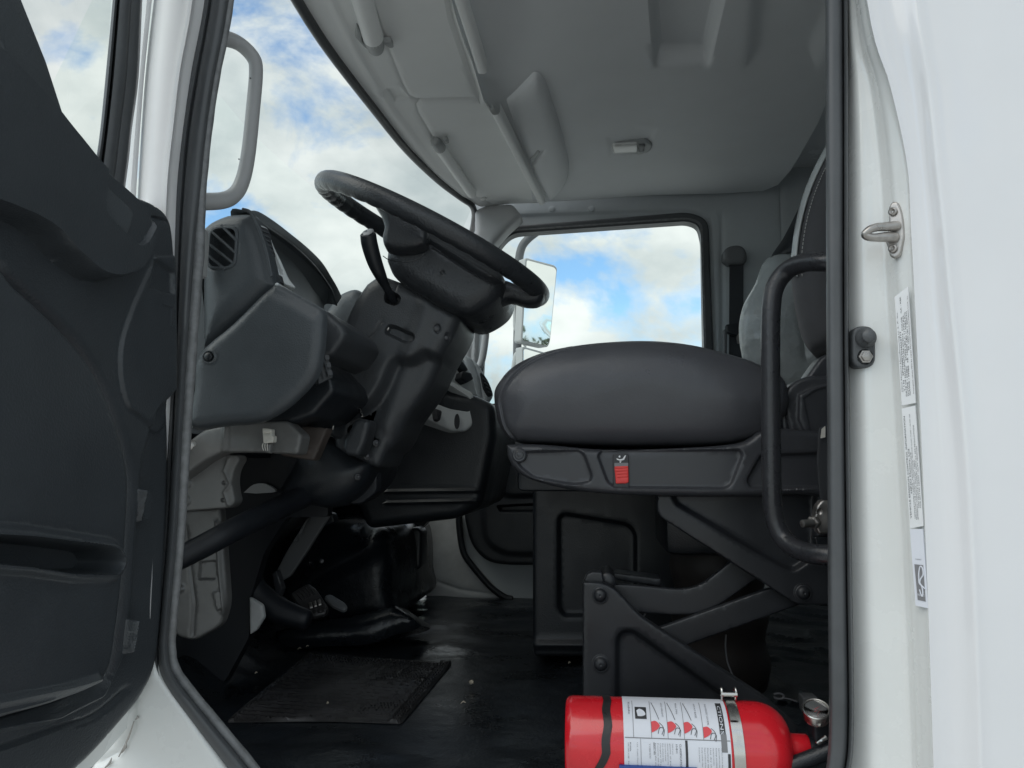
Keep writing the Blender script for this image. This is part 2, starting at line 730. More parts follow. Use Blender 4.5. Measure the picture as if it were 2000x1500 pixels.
# ================================================================== the ground and the cab shell
FZ = CAMZ - .462           # cab floor
YD = 1.00                  # plane of the door opening
YP = 2.80                  # far side wall
o = mk('ground', [(-400, -400, 0), (400, -400, 0), (400, 400, 0), (-400, 400, 0)], [(0, 1, 2, 3)], M['concrete'], smooth=False)
o['kind'] = 'structure'

truck = thing('truck_cab', 'white truck cab seen through its open doorway, grey lined inside', 'truck', (0, 1.9, 0))

# ---- near body side: door jamb and outer panel behind the doorway
def col(pts, ys, Y, dy=None):
    """px x positions at several py -> function"""
    return pts


jy = [-500, 0, 170, 320, 450, 600, 900, 1200, 1560, 1900]
seal_r = [1654, 1656, 1657, 1657, 1657, 1658, 1660, 1664, 1668, 1672]
crease = [1650, 1672, 1704, 1722, 1730, 1738, 1757, 1772, 1786, 1800]
outer = [1640, 1692, 1738, 1770, 1778, 1786, 1800, 1812, 1824, 1836]
second = [1720, 1790, 1817, 1832, 1846, 1860, 1890, 1906, 1918, 1930]
rows_j, rows_o = [], []
for i, y in enumerate(jy):
    s, c, o_, e = seal_r[i] - 6, crease[i], outer[i], second[i]
    rows_j.append([PY(s, y, 1.03), PY(s + (c - s) * .35, y, 1.005), PY(s + (c - s) * .75, y, .998), PY(c, y, .992), PY(c + (o_ - c) * .35, y, .972), PY(c + (o_ - c) * .8, y, .958), PY(o_ - 1, y, .952), PY(o_ + 1.5, y, .948)])
    rows_o.append([PY(o_ + 1.5, y, .948), PY(o_ + (e - o_) * .2, y, .9485), PY(o_ + (e - o_) * .45, y, .9465), PY(o_ + (e - o_) * .72, y, .939), PY(e - 6, y, .9305), PY(e + 3, y, .9285), PY(e + 26, y, .9295), PY(e + 140, y, .926), PY(2260, y, .922), PY(2700, y, .920)])
jamb = loft('door_jamb', rows_j, M['white'], truck, su=4, sv=6)
body = loft('rear_body_panel', rows_o, M['panel'], truck, su=3, sv=6)

# ---- front door pillar (painted), with the flange beside it
def uni(ys, *cols, n=18):
    u = np.linspace(ys[0], ys[-1], n)
    return [list(u)] + [list(np.interp(u, ys, c)) for c in cols]


py_ = [-400, 0, 60, 150, 300, 380, 520, 700, 900, 1100, 1300, 1420]
sl0 = [300, 277, 272, 264, 250, 243, 236, 232, 230, 226, 222, 200]
sl1 = [330, 299, 288, 282, 270, 266, 258, 254, 250, 246, 240, 215]
pl1 = [334, 304, 289, 284, 272, 270, 262, 258, 254, 250, 244, 220]
pl2 = [426, 398, 382, 366, 347, 338, 336, 332, 320, 310, 300, 345]
py_, sl0, sl1, pl1, pl2 = uni(py_, sl0, sl1, pl1, pl2)
loft('pillar_flange', [[PY(a - 24, y, 1.02), PY(a, y, .985), PY((a + b) / 2, y, .975), PY(b, y, .985)] for a, b, y in zip(sl0, sl1, py_)], M['pillar'], truck, su=3, sv=5)
dv = lambda y: .07 * float(smooth01(np.array((y - 1270) / 110)))
loft('front_pillar', [[PY(a, y, 1.02 + dv(y)), PY(a + 3, y, .99 + dv(y)), PY(a + (b - a) * .3, y, .972 + dv(y)), PY(a + (b - a) * .68, y, .968 + dv(y)), PY(a + (b - a) * .80, y, .962 + dv(y)), PY(a + (b - a) * .86, y, .975 + dv(y)), PY(b + 6, y, .992 + dv(y))] for a, b, y in zip(pl1, pl2, py_)], M['pillar'], truck, su=4, sv=5)
# scuttle and step below the doorway
relief('door_sill', rnd([(296, 1285), (312, 1322), (378, 1412), (480, 1560), (500, 1640), (60, 1640), (180, 1490), (262, 1362)], 8), ('Y', .985), M['white'], truck,
       feats=[([(262, 1330), (258, 1420), (230, 1470), (175, 1500), (110, 1600)], -.004, 12, 'line')], step=14, thick=.02, edge=(.01, 12))
for a, b, w in (((232, 1478), (262, 1408), 3), ((238, 1470), (246, 1448), 5), ((205, 1500), (218, 1480), 4), ((265, 1405), (268, 1398), 4)):
    A, B = PY(*a, .983), PY(*b, .983)
    tube('paint_scratch', [A, A * .5 + B * .5 + np.array((.002, 0, 0)), B], [.0008, .0004 * w, .0006], M['worn'], truck, seg=6, n=2)

# ---- the black weather seal round the doorway
ly = [(428, -120), (424, -20), (412, 60), (395, 150), (378, 260), (367, 380), (359, 500), (352, 650), (343, 850), (332, 1050), (318, 1210), (314, 1275), (326, 1330), (385, 1412), (470, 1520), (540, 1620)]
lw = [33, 32, 32, 31, 32, 31, 26, 21, 17, 17, 17, 19, 23, 27, 30, 30]
Q = np.array(ly, float)
T = np.gradient(Q, axis=0)
T /= np.linalg.norm(T, axis=1)[:, None]
Nn = np.stack([-T[:, 1], T[:, 0]], 1)       # points to the left in the photo
rows = []
for p, nn, w in zip(Q, Nn, lw):
    r = []
    for s, Y in ((1.0, 1.02), (.96, 1.0), (.75, .992), (.45, .988), (.3, .994), (.2, .986), (-.2, .982), (-.55, .985), (-.8, .996), (-1.0, 1.02), (-1.02, 1.06)):
        r.append(PY(*(p + nn * w * s), Y))
    rows.append(r)
seal = loft('door_seal', rows, M['seal'], truck, su=2, sv=5)
bl = [(p - nn * (w + 3 if y > 480 else w - 5)) for p, nn, w, y in zip(Q, Nn, lw, Q[:, 1])]
tube('seal_bead', [PY(x, y, 1.0) for x, y in bl], [.006] * 4 + [.0062, .0068, .0075, .0075, .007, .006, .0055, .0055, .006, .006, .006, .006], M['bead'], seal, seg=10, n=4,
     rw=lambda t, a: 1 + .05 * sin(t * 900))
# right hand run
ry = [-200, 0, 300, 600, 900, 1150, 1330, 1420, 1480, 1540, 1620]
r0 = [1611, 1612, 1613, 1614, 1616, 1617, 1619, 1619, 1616, 1604, 1580]
r1 = [1654, 1656, 1657, 1657, 1660, 1664, 1667, 1667, 1664, 1652, 1628]
rows = []
for a, b, y in zip(r0, r1, ry):
    w = b - a
    rows.append([PY(a, y, 1.06), PY(a, y, 1.01), PY(a + 3, y, .998), PY(a + 8, y, .992), PY(a + w * .55, y, .990), PY(a + w * .74, y, .993), PY(a + w * .78, y, 1.004), PY(a + w * .82, y, .992), PY(a + w * .92, y, .985), PY(b - 1, y, .992), PY(b + 1, y, 1.03)])
loft('rear_door_seal', rows, M['seal'], truck, su=2, sv=5)

# ---- roof skin, floor pan and the closing walls of the cab
slab('rear_wall', (.86, .99, FZ - .05), (.90, 2.86, CAMZ + 1.1), M['wall'], truck, 0)
slab('floor_pan', (-.86, 1.06, FZ - .06), (.9, 2.86, FZ - .03), M['steelblack'], truck, 0)
slab('bulkhead', (-.95, 1.05, .75), (-.90, 2.86, CAMZ + .02), M['deep'], truck, 0)
slab('scuttle', (-1.25, 1.02, CAMZ + .02), (-.70, 2.84, CAMZ + .06), M['deep'], truck, .005)
slab('door_header', (-.62, .965, CAMZ + 1.0), (.9, 1.06, CAMZ + 1.12), M['white'], truck, .01)
# inner side of the rear pillar beside the doorway
slab('rear_pillar', (.37, 1.035, FZ - .2), (.87, 1.075, CAMZ + 1.1), M['wall'], truck, 0)

# ---- headliner
ZC = PY(1200, 388, 2.72)[2]
hdr = [(560, -60), (590, 0), (650, 95), (735, 208), (800, 290), (860, 349), (905, 384), (925, 398)]
head_out = np.array([(890, -900), (500, -900), (560, -60)] + hdr[1:] + [(935, 392), (1100, 394), (1300, 391), (1420, 388), (1490, 384), (1520, 372), (1545, 345), (1580, 292), (1600, 262), (1640, 180), (1720, 0), (1800, -200), (2200, -900)], float)
recess = rnd([(1262, -200), (1266, 60), (1276, 178), (1388, 178), (1420, 60), (1440, -30), (1470, -200)], [1, 20, 14, 14, 20, 20, 1])
recess2 = rnd([(1480, -200), (1466, 30), (1448, 185), (1600, 185), (1700, 0), (1800, -200)], 12)


def hw(V2, P3):
    x, y = V2[:, 0], V2[:, 1]
    # the lining arches up from the side wall and rear edge
    up = .055 * smooth01((388 - y) / 330) + .02 * smooth01((x - 1050) / 260)
    rear = -.05 * smooth01((x - (1505 + (400 - y) * .26)) / 60)
    return -up - rear * 0 + .035 * smooth01((y - 300) / 88) * 0


headliner = relief('headliner', head_out, ('Z', ZC), M['headliner'], truck,
                   feats=[(recess, -.040, 20), (recess2, -.014, 40), (np.array([(1240, 262), (1288, 270), (1270, 318), (1190, 320), (1180, 280)]), -.004, 14)],
                   step=14, thick=.02, warp=hw)
# overhead front trim: tilted down to the windscreen
P0 = PZ(985, 330, ZC - .008)
ON = (.12, 0, -1)
OV = (P0, ON)
o_out = np.array(hdr + [(940, 404), (1000, 398), (1066, 396), (1040, 352), (1000, 290), (968, 235), (944, 195), (925, 130), (905, 80), (880, 0), (865, -60)], float)
overhead = relief('overhead_trim', o_out, OV, M['overhead'], truck, feats=[
    ([(640, -10), (700, 110), (760, 210), (850, 330), (905, 380)], .005, 14, 'line'),                              # the rib by the glass
    ([(720, -20), (756, 88), (788, 168), (800, 188), (815, 194), (862, 193), (926, 191)], -.004, 4, 'line'),      # gap round the upper panel
    ([(820, 196), (813, 205), (818, 222), (850, 275), (930, 385), (960, 397)], -.0035, 4, 'line'),
    ([(866, -50), (884, 40), (908, 110), (935, 190)], -.010, 9, 'line'),
    (rnd([(752, 172), (782, 170), (802, 192), (770, 200)], 5), -.006, 5),
    ([(734, 180), (746, 184)], .004, 6, 'line'),
], step=9, thick=.012)
tube('windscreen_trim', [p - np.array((.008, 0, .004)) for p in on([(545, -90)] + hdr + [(931, 415), (928, 440), (920, 475)], OV)], .0115, M['black'], truck, seg=10, n=5)
hdr3 = on([(380, -420), (470, -230)] + hdr, OV)
bot3 = hdr3 + np.array((-.42, 0, -.98))
mid3 = hdr3 * .74 + bot3 * .26
loft('windscreen', [bot3, mid3 * .5 + bot3 * .5, mid3], M['glass'], truck, su=3)
loft('windscreen_shade_band', [mid3, mid3 * .5 + hdr3 * .5, hdr3], M['band'], truck, su=3)

# unseen roof above, added to block light; follows the windscreen header
ro = [tuple(p + np.array((-.03, 0, .03))) for p in hdr3] + [(.95, 2.95, CAMZ + 1.02), (1.15, .93, CAMZ + 1.02)]
nr = len(ro)
rt = [(x, y, CAMZ + 1.15) for x, y, z in ro]
mk('roof_skin', [(x, y, CAMZ + 1.09) for x, y, z in ro] + rt, [tuple(range(nr)), tuple(range(nr, 2 * nr))[::-1]] + [(i, (i + 1) % nr, (i + 1) % nr + nr, i + nr) for i in range(nr)], M['panel'], truck, smooth=False)
# moulded rails between overhead trim and headliner
def rail(name, a, b, w, m, parent):
    A, B = on([a, b], ('Z', ZC - .012))
    d = (B - A) / np.linalg.norm(B - A)
    s = np.cross(d, (0, 0, 1.0))
    rows = []
    for p in (A, A * .5 + B * .5, B):
        rows.append([p + s * w * k + np.array((0, 0, z)) for k, z in ((-.5, .02), (-.5, -.006), (-.3, -.014), (.3, -.014), (.5, -.006), (.5, .02))])
    o = loft(name, rows, m, parent, su=3)
    return o


rail('grab_rail', (888, -40), (942, 133), .022, M['overhead'], headliner)
rail('grab_rail', (968, 214), (1058, 392), .023, M['overhead'], headliner)
# the storage lid beyond
lid = relief('storage_lid', rnd([(988, 214), (1012, 196), (1046, 166), (1064, 178), (1096, 260), (1114, 330), (1104, 366), (1074, 392), (1050, 352), (1012, 270)], [5, 12, 14, 14, 30, 20, 20, 6, 30, 30]), ('Z', ZC), M['headliner'], truck, warp=lambda a, b: hw(a, b) + .022,
             feats=[(rnd([(1030, 316), (1052, 290), (1066, 286), (1064, 296), (1040, 322)], 3), -.006, 4)], step=8, thick=.05, edge=(.022, 30))
relief('lid_latch', rnd([(1034, 314), (1050, 294), (1056, 297), (1040, 320)], 2), ('Z', ZC - .012), M['greytrim'], lid, step=6, thick=.006, edge=(.002, 3))

# ---- the far wall: door surround, window hole
win_out = rnd([(962, 480), (990, 446), (1345, 417), (1380, 432), (1392, 760), (930, 790)], [20, 26, 26, 22, 10, 10])
far = relief('side_wall', np.array([(925, 395), (960, 340), (1500, 330), (1900, 300), (1900, 1260), (900, 1200), (905, 700), (930, 480)], float), ('Y', YP), M['wall'], truck,
             feats=[([(1524, 372), (1526, 440), (1528, 520)], -.004, 4, 'line'), ([(1410, 430), (1412, 700)], -.006, 8, 'line'),
                    (rnd([(965, 418), (1350, 405), (1392, 420), (1404, 700), (1404, 1000), (940, 1000), (945, 480)], 20), -.008, 8)], holes=[win_out], step=14, thick=.05)
for x, y in ((1078, 408), (1155, 408)):
    lathe('trim_clip', [(0, .012), (.003, .011), (.004, .007), (.0045, .001)], PY(x, y, YP - .001), (0, -1, 0), M['wall'], far, seg=16)
relief('far_front_pillar', rnd([(926, 408), (950, 398), (1000, 396), (1020, 420), (992, 444), (966, 474), (952, 540), (940, 600), (933, 730), (880, 730), (893, 610), (914, 500), (927, 446)], 8), ('Y', YP - .12), M['lighttrim'], truck,
       feats=[([(932, 560), (922, 640), (918, 730)], -.006, 6, 'line'), ([(893, 615), (930, 615)], -.003, 3, 'line'), ([(886, 672), (912, 674), (912, 656), (893, 655)], -.002, 3, 'line')], step=8, thick=.08, edge=(.02, 14))

# ---- lower far corner: painted kick panel and sill
relief('far_kick_panel', rnd([(815, 1010), (900, 1000), (905, 1080), (985, 1168), (960, 1172), (835, 1172), (815, 1120)], 8), ('Y', YP - .03), M['oldwhite'], truck,
       feats=[([(835, 1130), (900, 1152), (960, 1160)], -.003, 6, 'line')], step=10, thick=.05, edge=(.006, 6))
relief('far_door_sill', rnd([(915, 1085), (960, 1108), (1120, 1108), (1120, 1172), (985, 1172), (940, 1130)], 10), ('Y', YP + .01), M['oldwhite'], truck,
       feats=[(circ(999, 1146, 13), -.004, 5), ([(965, 1122), (1100, 1124)], .004, 6, 'line')], step=8, thick=.05, edge=(.01, 8))
tube('far_door_seal', [PY(x, y, YP - .04) for x, y in ((896, 990), (897, 1030), (905, 1078), (925, 1108), (958, 1146), (985, 1166), (1000, 1170))], .0115, M['deep'], truck, seg=10, n=4)

# ---- floor covering: one rubber sheet with folds and the raised toe end
nx, ny = 260, 220
X = np.linspace(-.88, .88, nx)
Y = np.linspace(1.03, 2.8, ny)
GX, GY = np.meshgrid(X, Y)


def vnoise(x, y, seed):
    """smooth value noise on plain arrays"""
    rs = np.random.RandomState(seed)
    t = rs.rand(64, 64)
    xi, yi = np.floor(x).astype(int), np.floor(y).astype(int)
    fx, fy = smooth01(x - xi), smooth01(y - yi)
    g = lambda i, j: t[i % 64, j % 64]
    return (g(xi, yi) * (1 - fx) + g(xi + 1, yi) * fx) * (1 - fy) + (g(xi, yi + 1) * (1 - fx) + g(xi + 1, yi + 1) * fx) * fy


Z = FZ + .010 * (vnoise(GX * 5 + 3, GY * 9, 1) - .5) + .005 * (vnoise(GX * 13, GY * 22, 2) - .5)
ridge = np.exp(-((vnoise(GX * 6 + 9, GY * 11 + GX * 8, 3) - .5) / .05) ** 2)
Z += .009 * ridge * smooth01((GX + .15) / .2)
Z += .06 * smooth01((-.76 - GX) / .12) * smooth01((GY - 1.05) / .4)            # up to the bulkhead
Z += .03 * smooth01((1.16 - GY) / .06) * 0
flat = smooth01((-.02 - GX) / .1) * smooth01((GY - 1.26) / .08) * smooth01((2.02 - GY) / .08) * smooth01((GX + .78) / .05)
Z = Z * (1 - flat) + (FZ - .004) * flat
V = np.stack([GX, GY, Z], 2).reshape(-1, 3)
Fc = [(j * nx + i, j * nx + i + 1, (j + 1) * nx + i + 1, (j + 1) * nx + i) for j in range(ny - 1) for i in range(nx - 1)]
floor = mk('floor_covering', V, Fc, M['floor'], truck, 60)
# outer lip of the floor over the sill
loft('floor_edge', [[(x, 1.035, FZ - .16), (x, 1.03, FZ - .02), (x, 1.032, FZ - .004), (x, 1.05, FZ)] for x in np.linspace(-.6, .6, 5)], M['floor'], truck, su=3)

# ================================================================== driver's door, swung open
XD = PY(338, 900, .975)[0]
DP = ('X', XD)
door = thing('driver_door', 'open driver door with dark moulded lining, pull pocket and black window frame', 'truck door', (XD, .97, FZ - .1))
d_out = crom([(-260, -160), (-130, -20), (0, 108), (60, 170), (104, 222), (138, 258), (160, 290), (200, 320), (232, 350), (246, 370), (266, 383), (304, 400), (330, 424), (341, 470), (347, 600), (347, 760), (350, 900),
              (343, 1130), (328, 1285), (303, 1352), (258, 1412), (178, 1500), (90, 1560), (-60, 1640), (-260, 1700)], 5)
inner = crom([(-300, 470), (-60, 500), (0, 545), (67, 604), (130, 668), (178, 740), (215, 830), (234, 905), (238, 970), (229, 1100), (214, 1230), (196, 1318), (160, 1358), (90, 1386), (0, 1412), (-300, 1480)], 5)
upper = crom([(-300, -140), (0, 140), (100, 250), (160, 318), (225, 372), (258, 408), (268, 440), (264, 482), (238, 530), (206, 546), (176, 550), (136, 538), (86, 498), (0, 430), (-300, 330)], 5)
spk = rnd([(158, 314), (262, 412), (258, 440), (240, 474), (222, 484), (150, 418)], [8, 10, 16, 14, 14, 16])
pocket = rnd([(-300, 1030), (0, 1046), (120, 1060), (176, 1068), (194, 1096), (176, 1122), (100, 1122), (0, 1108), (-300, 1080)], [2, 10, 20, 16, 18, 16, 10, 10, 2])
rim_ = rnd([(-300, 1000), (0, 1022), (120, 1040), (190, 1050), (212, 1096), (190, 1140), (100, 1142), (0, 1128), (-300, 1110)], [2, 10, 20, 20, 22, 20, 10, 10, 2])
edge_step = rnd([(300, 800), (272, 920), (266, 1010), (256, 1180), (240, 1282), (206, 1358), (120, 1402), (-300, 1480), (-300, 1900), (500, 1900), (500, 600)], 8)
tabs = [rnd([(268, 952), (298, 955), (304, 975), (298, 1016), (270, 1024)], 8), rnd([(246, 1206), (276, 1210), (280, 1230), (270, 1272), (238, 1280)], 8)]
lining = relief('door_lining', d_out, DP, M['door'], door, feats=[
    (inner, .034, 30), (inner, -.010, 6), (np.vstack([inner[5:-5]]), -.012, 26, 'line'), (upper, .034, 13), (spk, -.006, 4),
    (rim_, .011, 18), (pocket, -.052, 11), (edge_step, -.014, 13),
    (tabs[0], .014, 6), (tabs[1], .014, 6),
    (crom([(300, 498), (258, 590), (234, 660), (229, 716), (238, 775), (262, 810), (340, 830), (344, 498)], 4), .004, 6),
    (rnd([(298, 500), (340, 530), (340, 580), (284, 566)], 8), -.006, 8),
    ([(313, 594), (330, 600), (330, 634)], .0015, 3, 'line'),
    (crom([(-300, 1420), (0, 1360), (90, 1342), (150, 1325)], 4), .006, 14, 'line'),
    (crom([(-300, 1560), (0, 1470), (130, 1424), (205, 1400), (268, 1348)], 4), -.004, 8, 'line'),
    (crom([(243, 372), (262, 404), (270, 430), (300, 424), (326, 432)], 4), -.003, 4, 'line'),
], step=7, thick=.05, edge=(.005, 10))
relief('speaker_panel', spk * 1.0, ('X', XD + .0295), M['dash'], door, step=8, thick=.004, edge=(.002, 4))
# painted outer skin of the door
relief('door_skin', d_out + np.array((-4, 3)), ('X', XD - .052), M['white'], door, step=30, thick=.02)
# window frame and glass
fy = [-260, -60, 0, 150, 250, 310, 400]
f0 = [238, 224, 220, 206, 196, 188, 176]
f1 = [300, 280, 276, 269, 256, 250, 238]
rows = []
for a, b, y in zip(f0, f1, fy):
    w = b - a
    rows.append([PX(a, y, XD - .05), PX(a + 1, y, XD - .02), PX(a + w * .16, y, XD - .016), PX(a + w * .2, y, XD - .026), PX(a + w * .26, y, XD - .012), PX(a + w * .58, y, XD - .008), PX(a + w * .66, y, XD - .016), PX(a + w * .95, y, XD - .012), PX(b, y, XD - .03), PX(b + 2, y, XD - .05)])
loft('window_frame', rows, M['seal'], door, su=2, sv=4)
relief('window_bar', rnd([(-120, -160), (6, -160), (45, 0), (93, 120), (139, 262), (108, 232), (9, 106), (0, 85), (-50, -20)], 4), ('X', XD - .03), M['dash'], door, step=14, thick=.02, edge=(.004, 6))
mk('window_glass', [PX(x, y, XD - .04) for x, y in ((-300, -260), (234, -260), (196, 330), (150, 300), (-300, -170))], [(0, 1, 2, 3, 4)], M['clear'], door, smooth=False)
# round mirror-control bezel at the very edge of the picture
for r_, h_ in ((26, .004), (17, .008)):
    relief('control_bezel', circ(-8, 190, r_, 26, r_ * 1.9), ('X', XD + .022 + h_), M['door'], door, step=6, thick=.01, edge=(.004, 7))

# ================================================================== grab handles on the front pillars
gh = thing('grab_handle', 'light grey looped grab handle standing against the sky beside the open door', 'grab handle', PY(400, 250, 1.14))
gpts = [(396, 68), (436, 74), (468, 86), (494, 112), (500, 140), (494, 215), (485, 300), (474, 352), (458, 380), (432, 392), (384, 394)]
tube('loop', [PY(x, y, Yv) for (x, y), Yv in zip(gpts, (1.10, 1.13, 1.15, 1.16, 1.16, 1.16, 1.16, 1.16, 1.15, 1.13, 1.10))], [.0135, .0130, .0118, .0115, .0112, .0112, .0114, .0118, .0125, .0135, .014], M['lighttrim'], gh, seg=16, n=7)
for x, y in ((489, 153), (467, 311)):
    lathe('screw_hole', [(0, .0012), (.0012, .001)], PY(x, y, 1.149), (0, -1, 0), M['ink'], gh, seg=8)
gf = thing('grab_handle', 'pale grab handle on the far pillar, behind the steering wheel', 'grab handle', PY(930, 720, YP - .2))
tube('loop', [PY(x, y, YP - .22) for x, y in ((918, 596), (938, 602), (949, 618), (949, 650), (944, 690), (938, 712), (928, 722), (912, 726))], .0125, M['lighttrim'], gf, seg=12, n=5)
# curved black bar inside the doorway
gb = thing('boarding_bar', 'thick black textured bar bent like a bracket beside the seat', 'grab bar', PY(1600, 1090, 1.2))
bp = [(1680, 511), (1612, 511), (1572, 513), (1538, 528), (1514, 560), (1506, 610), (1505, 720), (1506, 850), (1508, 970), (1516, 1024), (1536, 1058), (1570, 1078), (1612, 1084), (1680, 1084)]
tube('bar', [PY(x, y, Yv) for (x, y), Yv in zip(bp, (1.10, 1.12, 1.15, 1.18, 1.19, 1.19, 1.19, 1.19, 1.19, 1.19, 1.18, 1.15, 1.12, 1.10))], .0142, M['bar'], gb, seg=18, n=8)

# ================================================================== jamb fittings
JY = .985
st = thing('door_striker', 'worn steel latch striker bolted to the white door jamb', 'door striker', PY(1750, 505, JY))
sp = rnd([(1741, 394), (1752, 393), (1760, 412), (1764, 432), (1766, 462), (1758, 498), (1748, 505), (1738, 502), (1733, 482), (1728, 470), (1736, 440), (1735, 405)], 5)
sn = np.array((-.62, -.78, 0))
SPL = (PY(1750, 450, .962), sn)
relief('striker_plate', sp, SPL, M['worn'], st, feats=[(circ(1744, 414, 9), -.0015, 3), (circ(1744, 486, 9), -.0015, 3)], step=4, thick=.006, edge=(.002, 4))
for x, y in ((1744, 414), (1744, 486)):
    lathe('screw', [(0, .0052), (.0025, .005), (.0035, .0035), (.0025, .0022), (.0012, .001)], on([(x, y)], SPL)[0], sn, M['worn'], st, seg=14)
A = on([(1752, 441), (1746, 464)], SPL)
tip = PY(1689, 458, .949)
tube('striker_loop', [A[0], PY(1728, 443, .955), PY(1712, 444, .950), PY(1698, 449, .948), tip, PY(1697, 463, .950), PY(1712, 464, .952), PY(1730, 463, .957), A[1]], [.0062, .0056, .0052, .0048, .0046, .0048, .0052, .0062, .0072], M['worn'], st, seg=12, n=5)

sw = thing('door_switch', 'black oval rubber door switch on the white door jamb', 'switch', PY(1688, 720, JY))
SWP = ('Y', .996)
relief('housing', rnd([(1664, 636), (1711, 636), (1711, 718), (1664, 718)], 23, 8), SWP, M['seal'], sw, feats=[(circ(1691, 660, 17), .002, 3), (circ(1690, 697, 16), -.003, 3)], step=5, thick=.02, edge=(.004, 6))
lathe('plunger', [(0, .0125), (.004, .012), (.007, .009), (.012, .0085), (.018, .008), (.0205, .005), (.021, .001)], PY(1691, 660, .994), (-.1, -1, .0), M['seal'], sw, seg=22)
lathe('bolt', [(0, .0088), (.003, .0086), (.0031, .0066), (.007, .0064), (.0076, .004), (.0077, .001)], PY(1690, 697, .9955), (0, -1, 0), M['worn'], sw, seg=6, ang=20)

# printed labels on the jamb: paper and lines of print lying on it
def jamb_label(quad, label, lines, paper, logo=False):
    """quad: bottom-left, top-left, top-right, bottom-right as the writing is turned (it reads upwards)"""
    Pq = [PY(x, y, yv) for (x, y), yv in zip(quad, (.958, .958, .9495, .9495))]
    bl, tl, tr, br = Pq
    nrm = np.cross(tl - bl, br - bl)
    nrm /= np.linalg.norm(nrm)
    if nrm[1] > 0:
        nrm = -nrm
    t = thing('jamb_label', label, 'label', bl, 'printed labels on the door jamb')
    off = nrm * .0016
    V = [p + off for p in Pq] + [p - nrm * .002 for p in Pq]
    mk('paper', V, [(0, 1, 2, 3), (0, 4, 5, 1), (1, 5, 6, 2), (2, 6, 7, 3), (3, 7, 4, 0)], paper, t, smooth=False)

    def at(u, v):          # u along the reading direction 0..1 (upwards), v across 0..1 (to the right)
        return (bl * (1 - u) + tl * u) * (1 - v) + (br * (1 - u) + tr * u) * v + nrm * .0021
    for body_, u0, u1, v0, sz in lines:
        V2, Fc = glyphs(body_, 1.0)
        w = V2[:, 0].max()
        V = [at(u0 + a / w * (u1 - u0), v0 - b * sz) for a, b in V2]
        mk('print_line', V, Fc, M['ink'], t, smooth=False)
    return t, at


jamb_label([(1762, 792), (1748, 580), (1774, 560), (1789, 787)], 'white vehicle data label, topmost on the door jamb', [
    ('Hino Motors Manufacturing U. S. A. Inc.', .12, .85, .14, .11), ('V I N   5PVNJ8JV5H4S63777', .12, .66, .30, .15),
    ('DATE OF MANUFACTURE 07/2016  COLOR   GA - KBE', .07, .96, .44, .13), ('GVWR / PNBV    25950 LBS // 11770 KG', .07, .78, .57, .13),
    ('GAWR / PNBE  FR 10000 LBS // 4540 KG', .07, .80, .69, .13), ('                    RR 19000 LBS // 8620 KG', .28, .80, .81, .13), ('Incomplete vehicle MFD BY HINO MOTORS MANUFACTURING U.S.A., Inc.', .08, .93, .94, .10)], M['paper'])
jamb_label([(1778, 1032), (1762, 798), (1788, 792), (1804, 1027)], 'white emission label, middle of the three on the jamb', [
    ('VEHICLE EMISSION CONTROL INFORMATION', .08, .93, .20, .16), ('HINO Motors, Ltd.', .28, .66, .36, .17), ('VEHICLE FAMILY NAME : HHMXEVOCVEHB', .07, .62, .48, .10),
    ('REGULATORY SUB CATEGORY : VOCATIONAL VEHICLES (2,500-19,500 = GLASS LBS', .06, .94, .58, .09), ('EMISSION CONTROL SYSTEM : LRRA', .06, .55, .70, .11),
    ('THIS VEHICLE COMPLIES WITH U.S. EPA REGULATIONS', .15, .84, .82, .11), ('FOR 2017 MY HEAVY - DUTY VEHICLES', .15, .66, .94, .11)], M['paper'])
lt, lat = jamb_label([(1789, 1182), (1778, 1033), (1803, 1033), (1814, 1188)], 'cool white label with grey emblem square, lowest on the jamb', [], M['paperblue'])


def flat(name, uv, m, parent, at, lift=.0004):
    n_ = len(uv)
    P = [at(*q) for q in uv]
    return mk(name, P, [tuple(range(n_))], m, parent, smooth=False)


flat('emblem_square', [(.08, .22), (.54, .16), (.54, .84), (.08, .84)], M['greyink'], lt, lat)


def lat2(u, v):
    return lat(u, v) + (lat(.5, .5) - PY(1796, 1110, .9535)) * 0 + np.array((-.0001, -.0006, 0))


sw_ = crom([(.22, .42), (.16, .50), (.14, .60), (.20, .66), (.27, .60), (.31, .48), (.36, .56), (.42, .78), (.50, .76), (.52, .60), (.44, .46), (.36, .42), (.30, .44), (.26, .72), (.24, .84)], 4)
tube('emblem_swirl', [lat2(u, v) for u, v in sw_], .00075, M['paperblue'], lt, seg=6, n=1)
V2, Fc = glyphs('INSIGHT', 1.0)
mk('print_line', [lat2(.135 - b * .045, .22 + a / V2[:, 0].max() * .56) for a, b in V2 * (1, -1)], [f[::-1] for f in Fc], M['paperblue'], lt, smooth=False)
V2, Fc = glyphs('WM00049677', 1.0)
mk('print_line', [lat(.60 + b * .022, .25 + a / V2[:, 0].max() * .5) for a, b in V2], Fc, M['greyink'], lt, smooth=False)

# ================================================================== dashboard
dash = thing('dashboard', 'charcoal dashboard with side vent, hooded instrument bay and pale centre fascia', 'dashboard', (-.75, 2.0, CAMZ - .1))
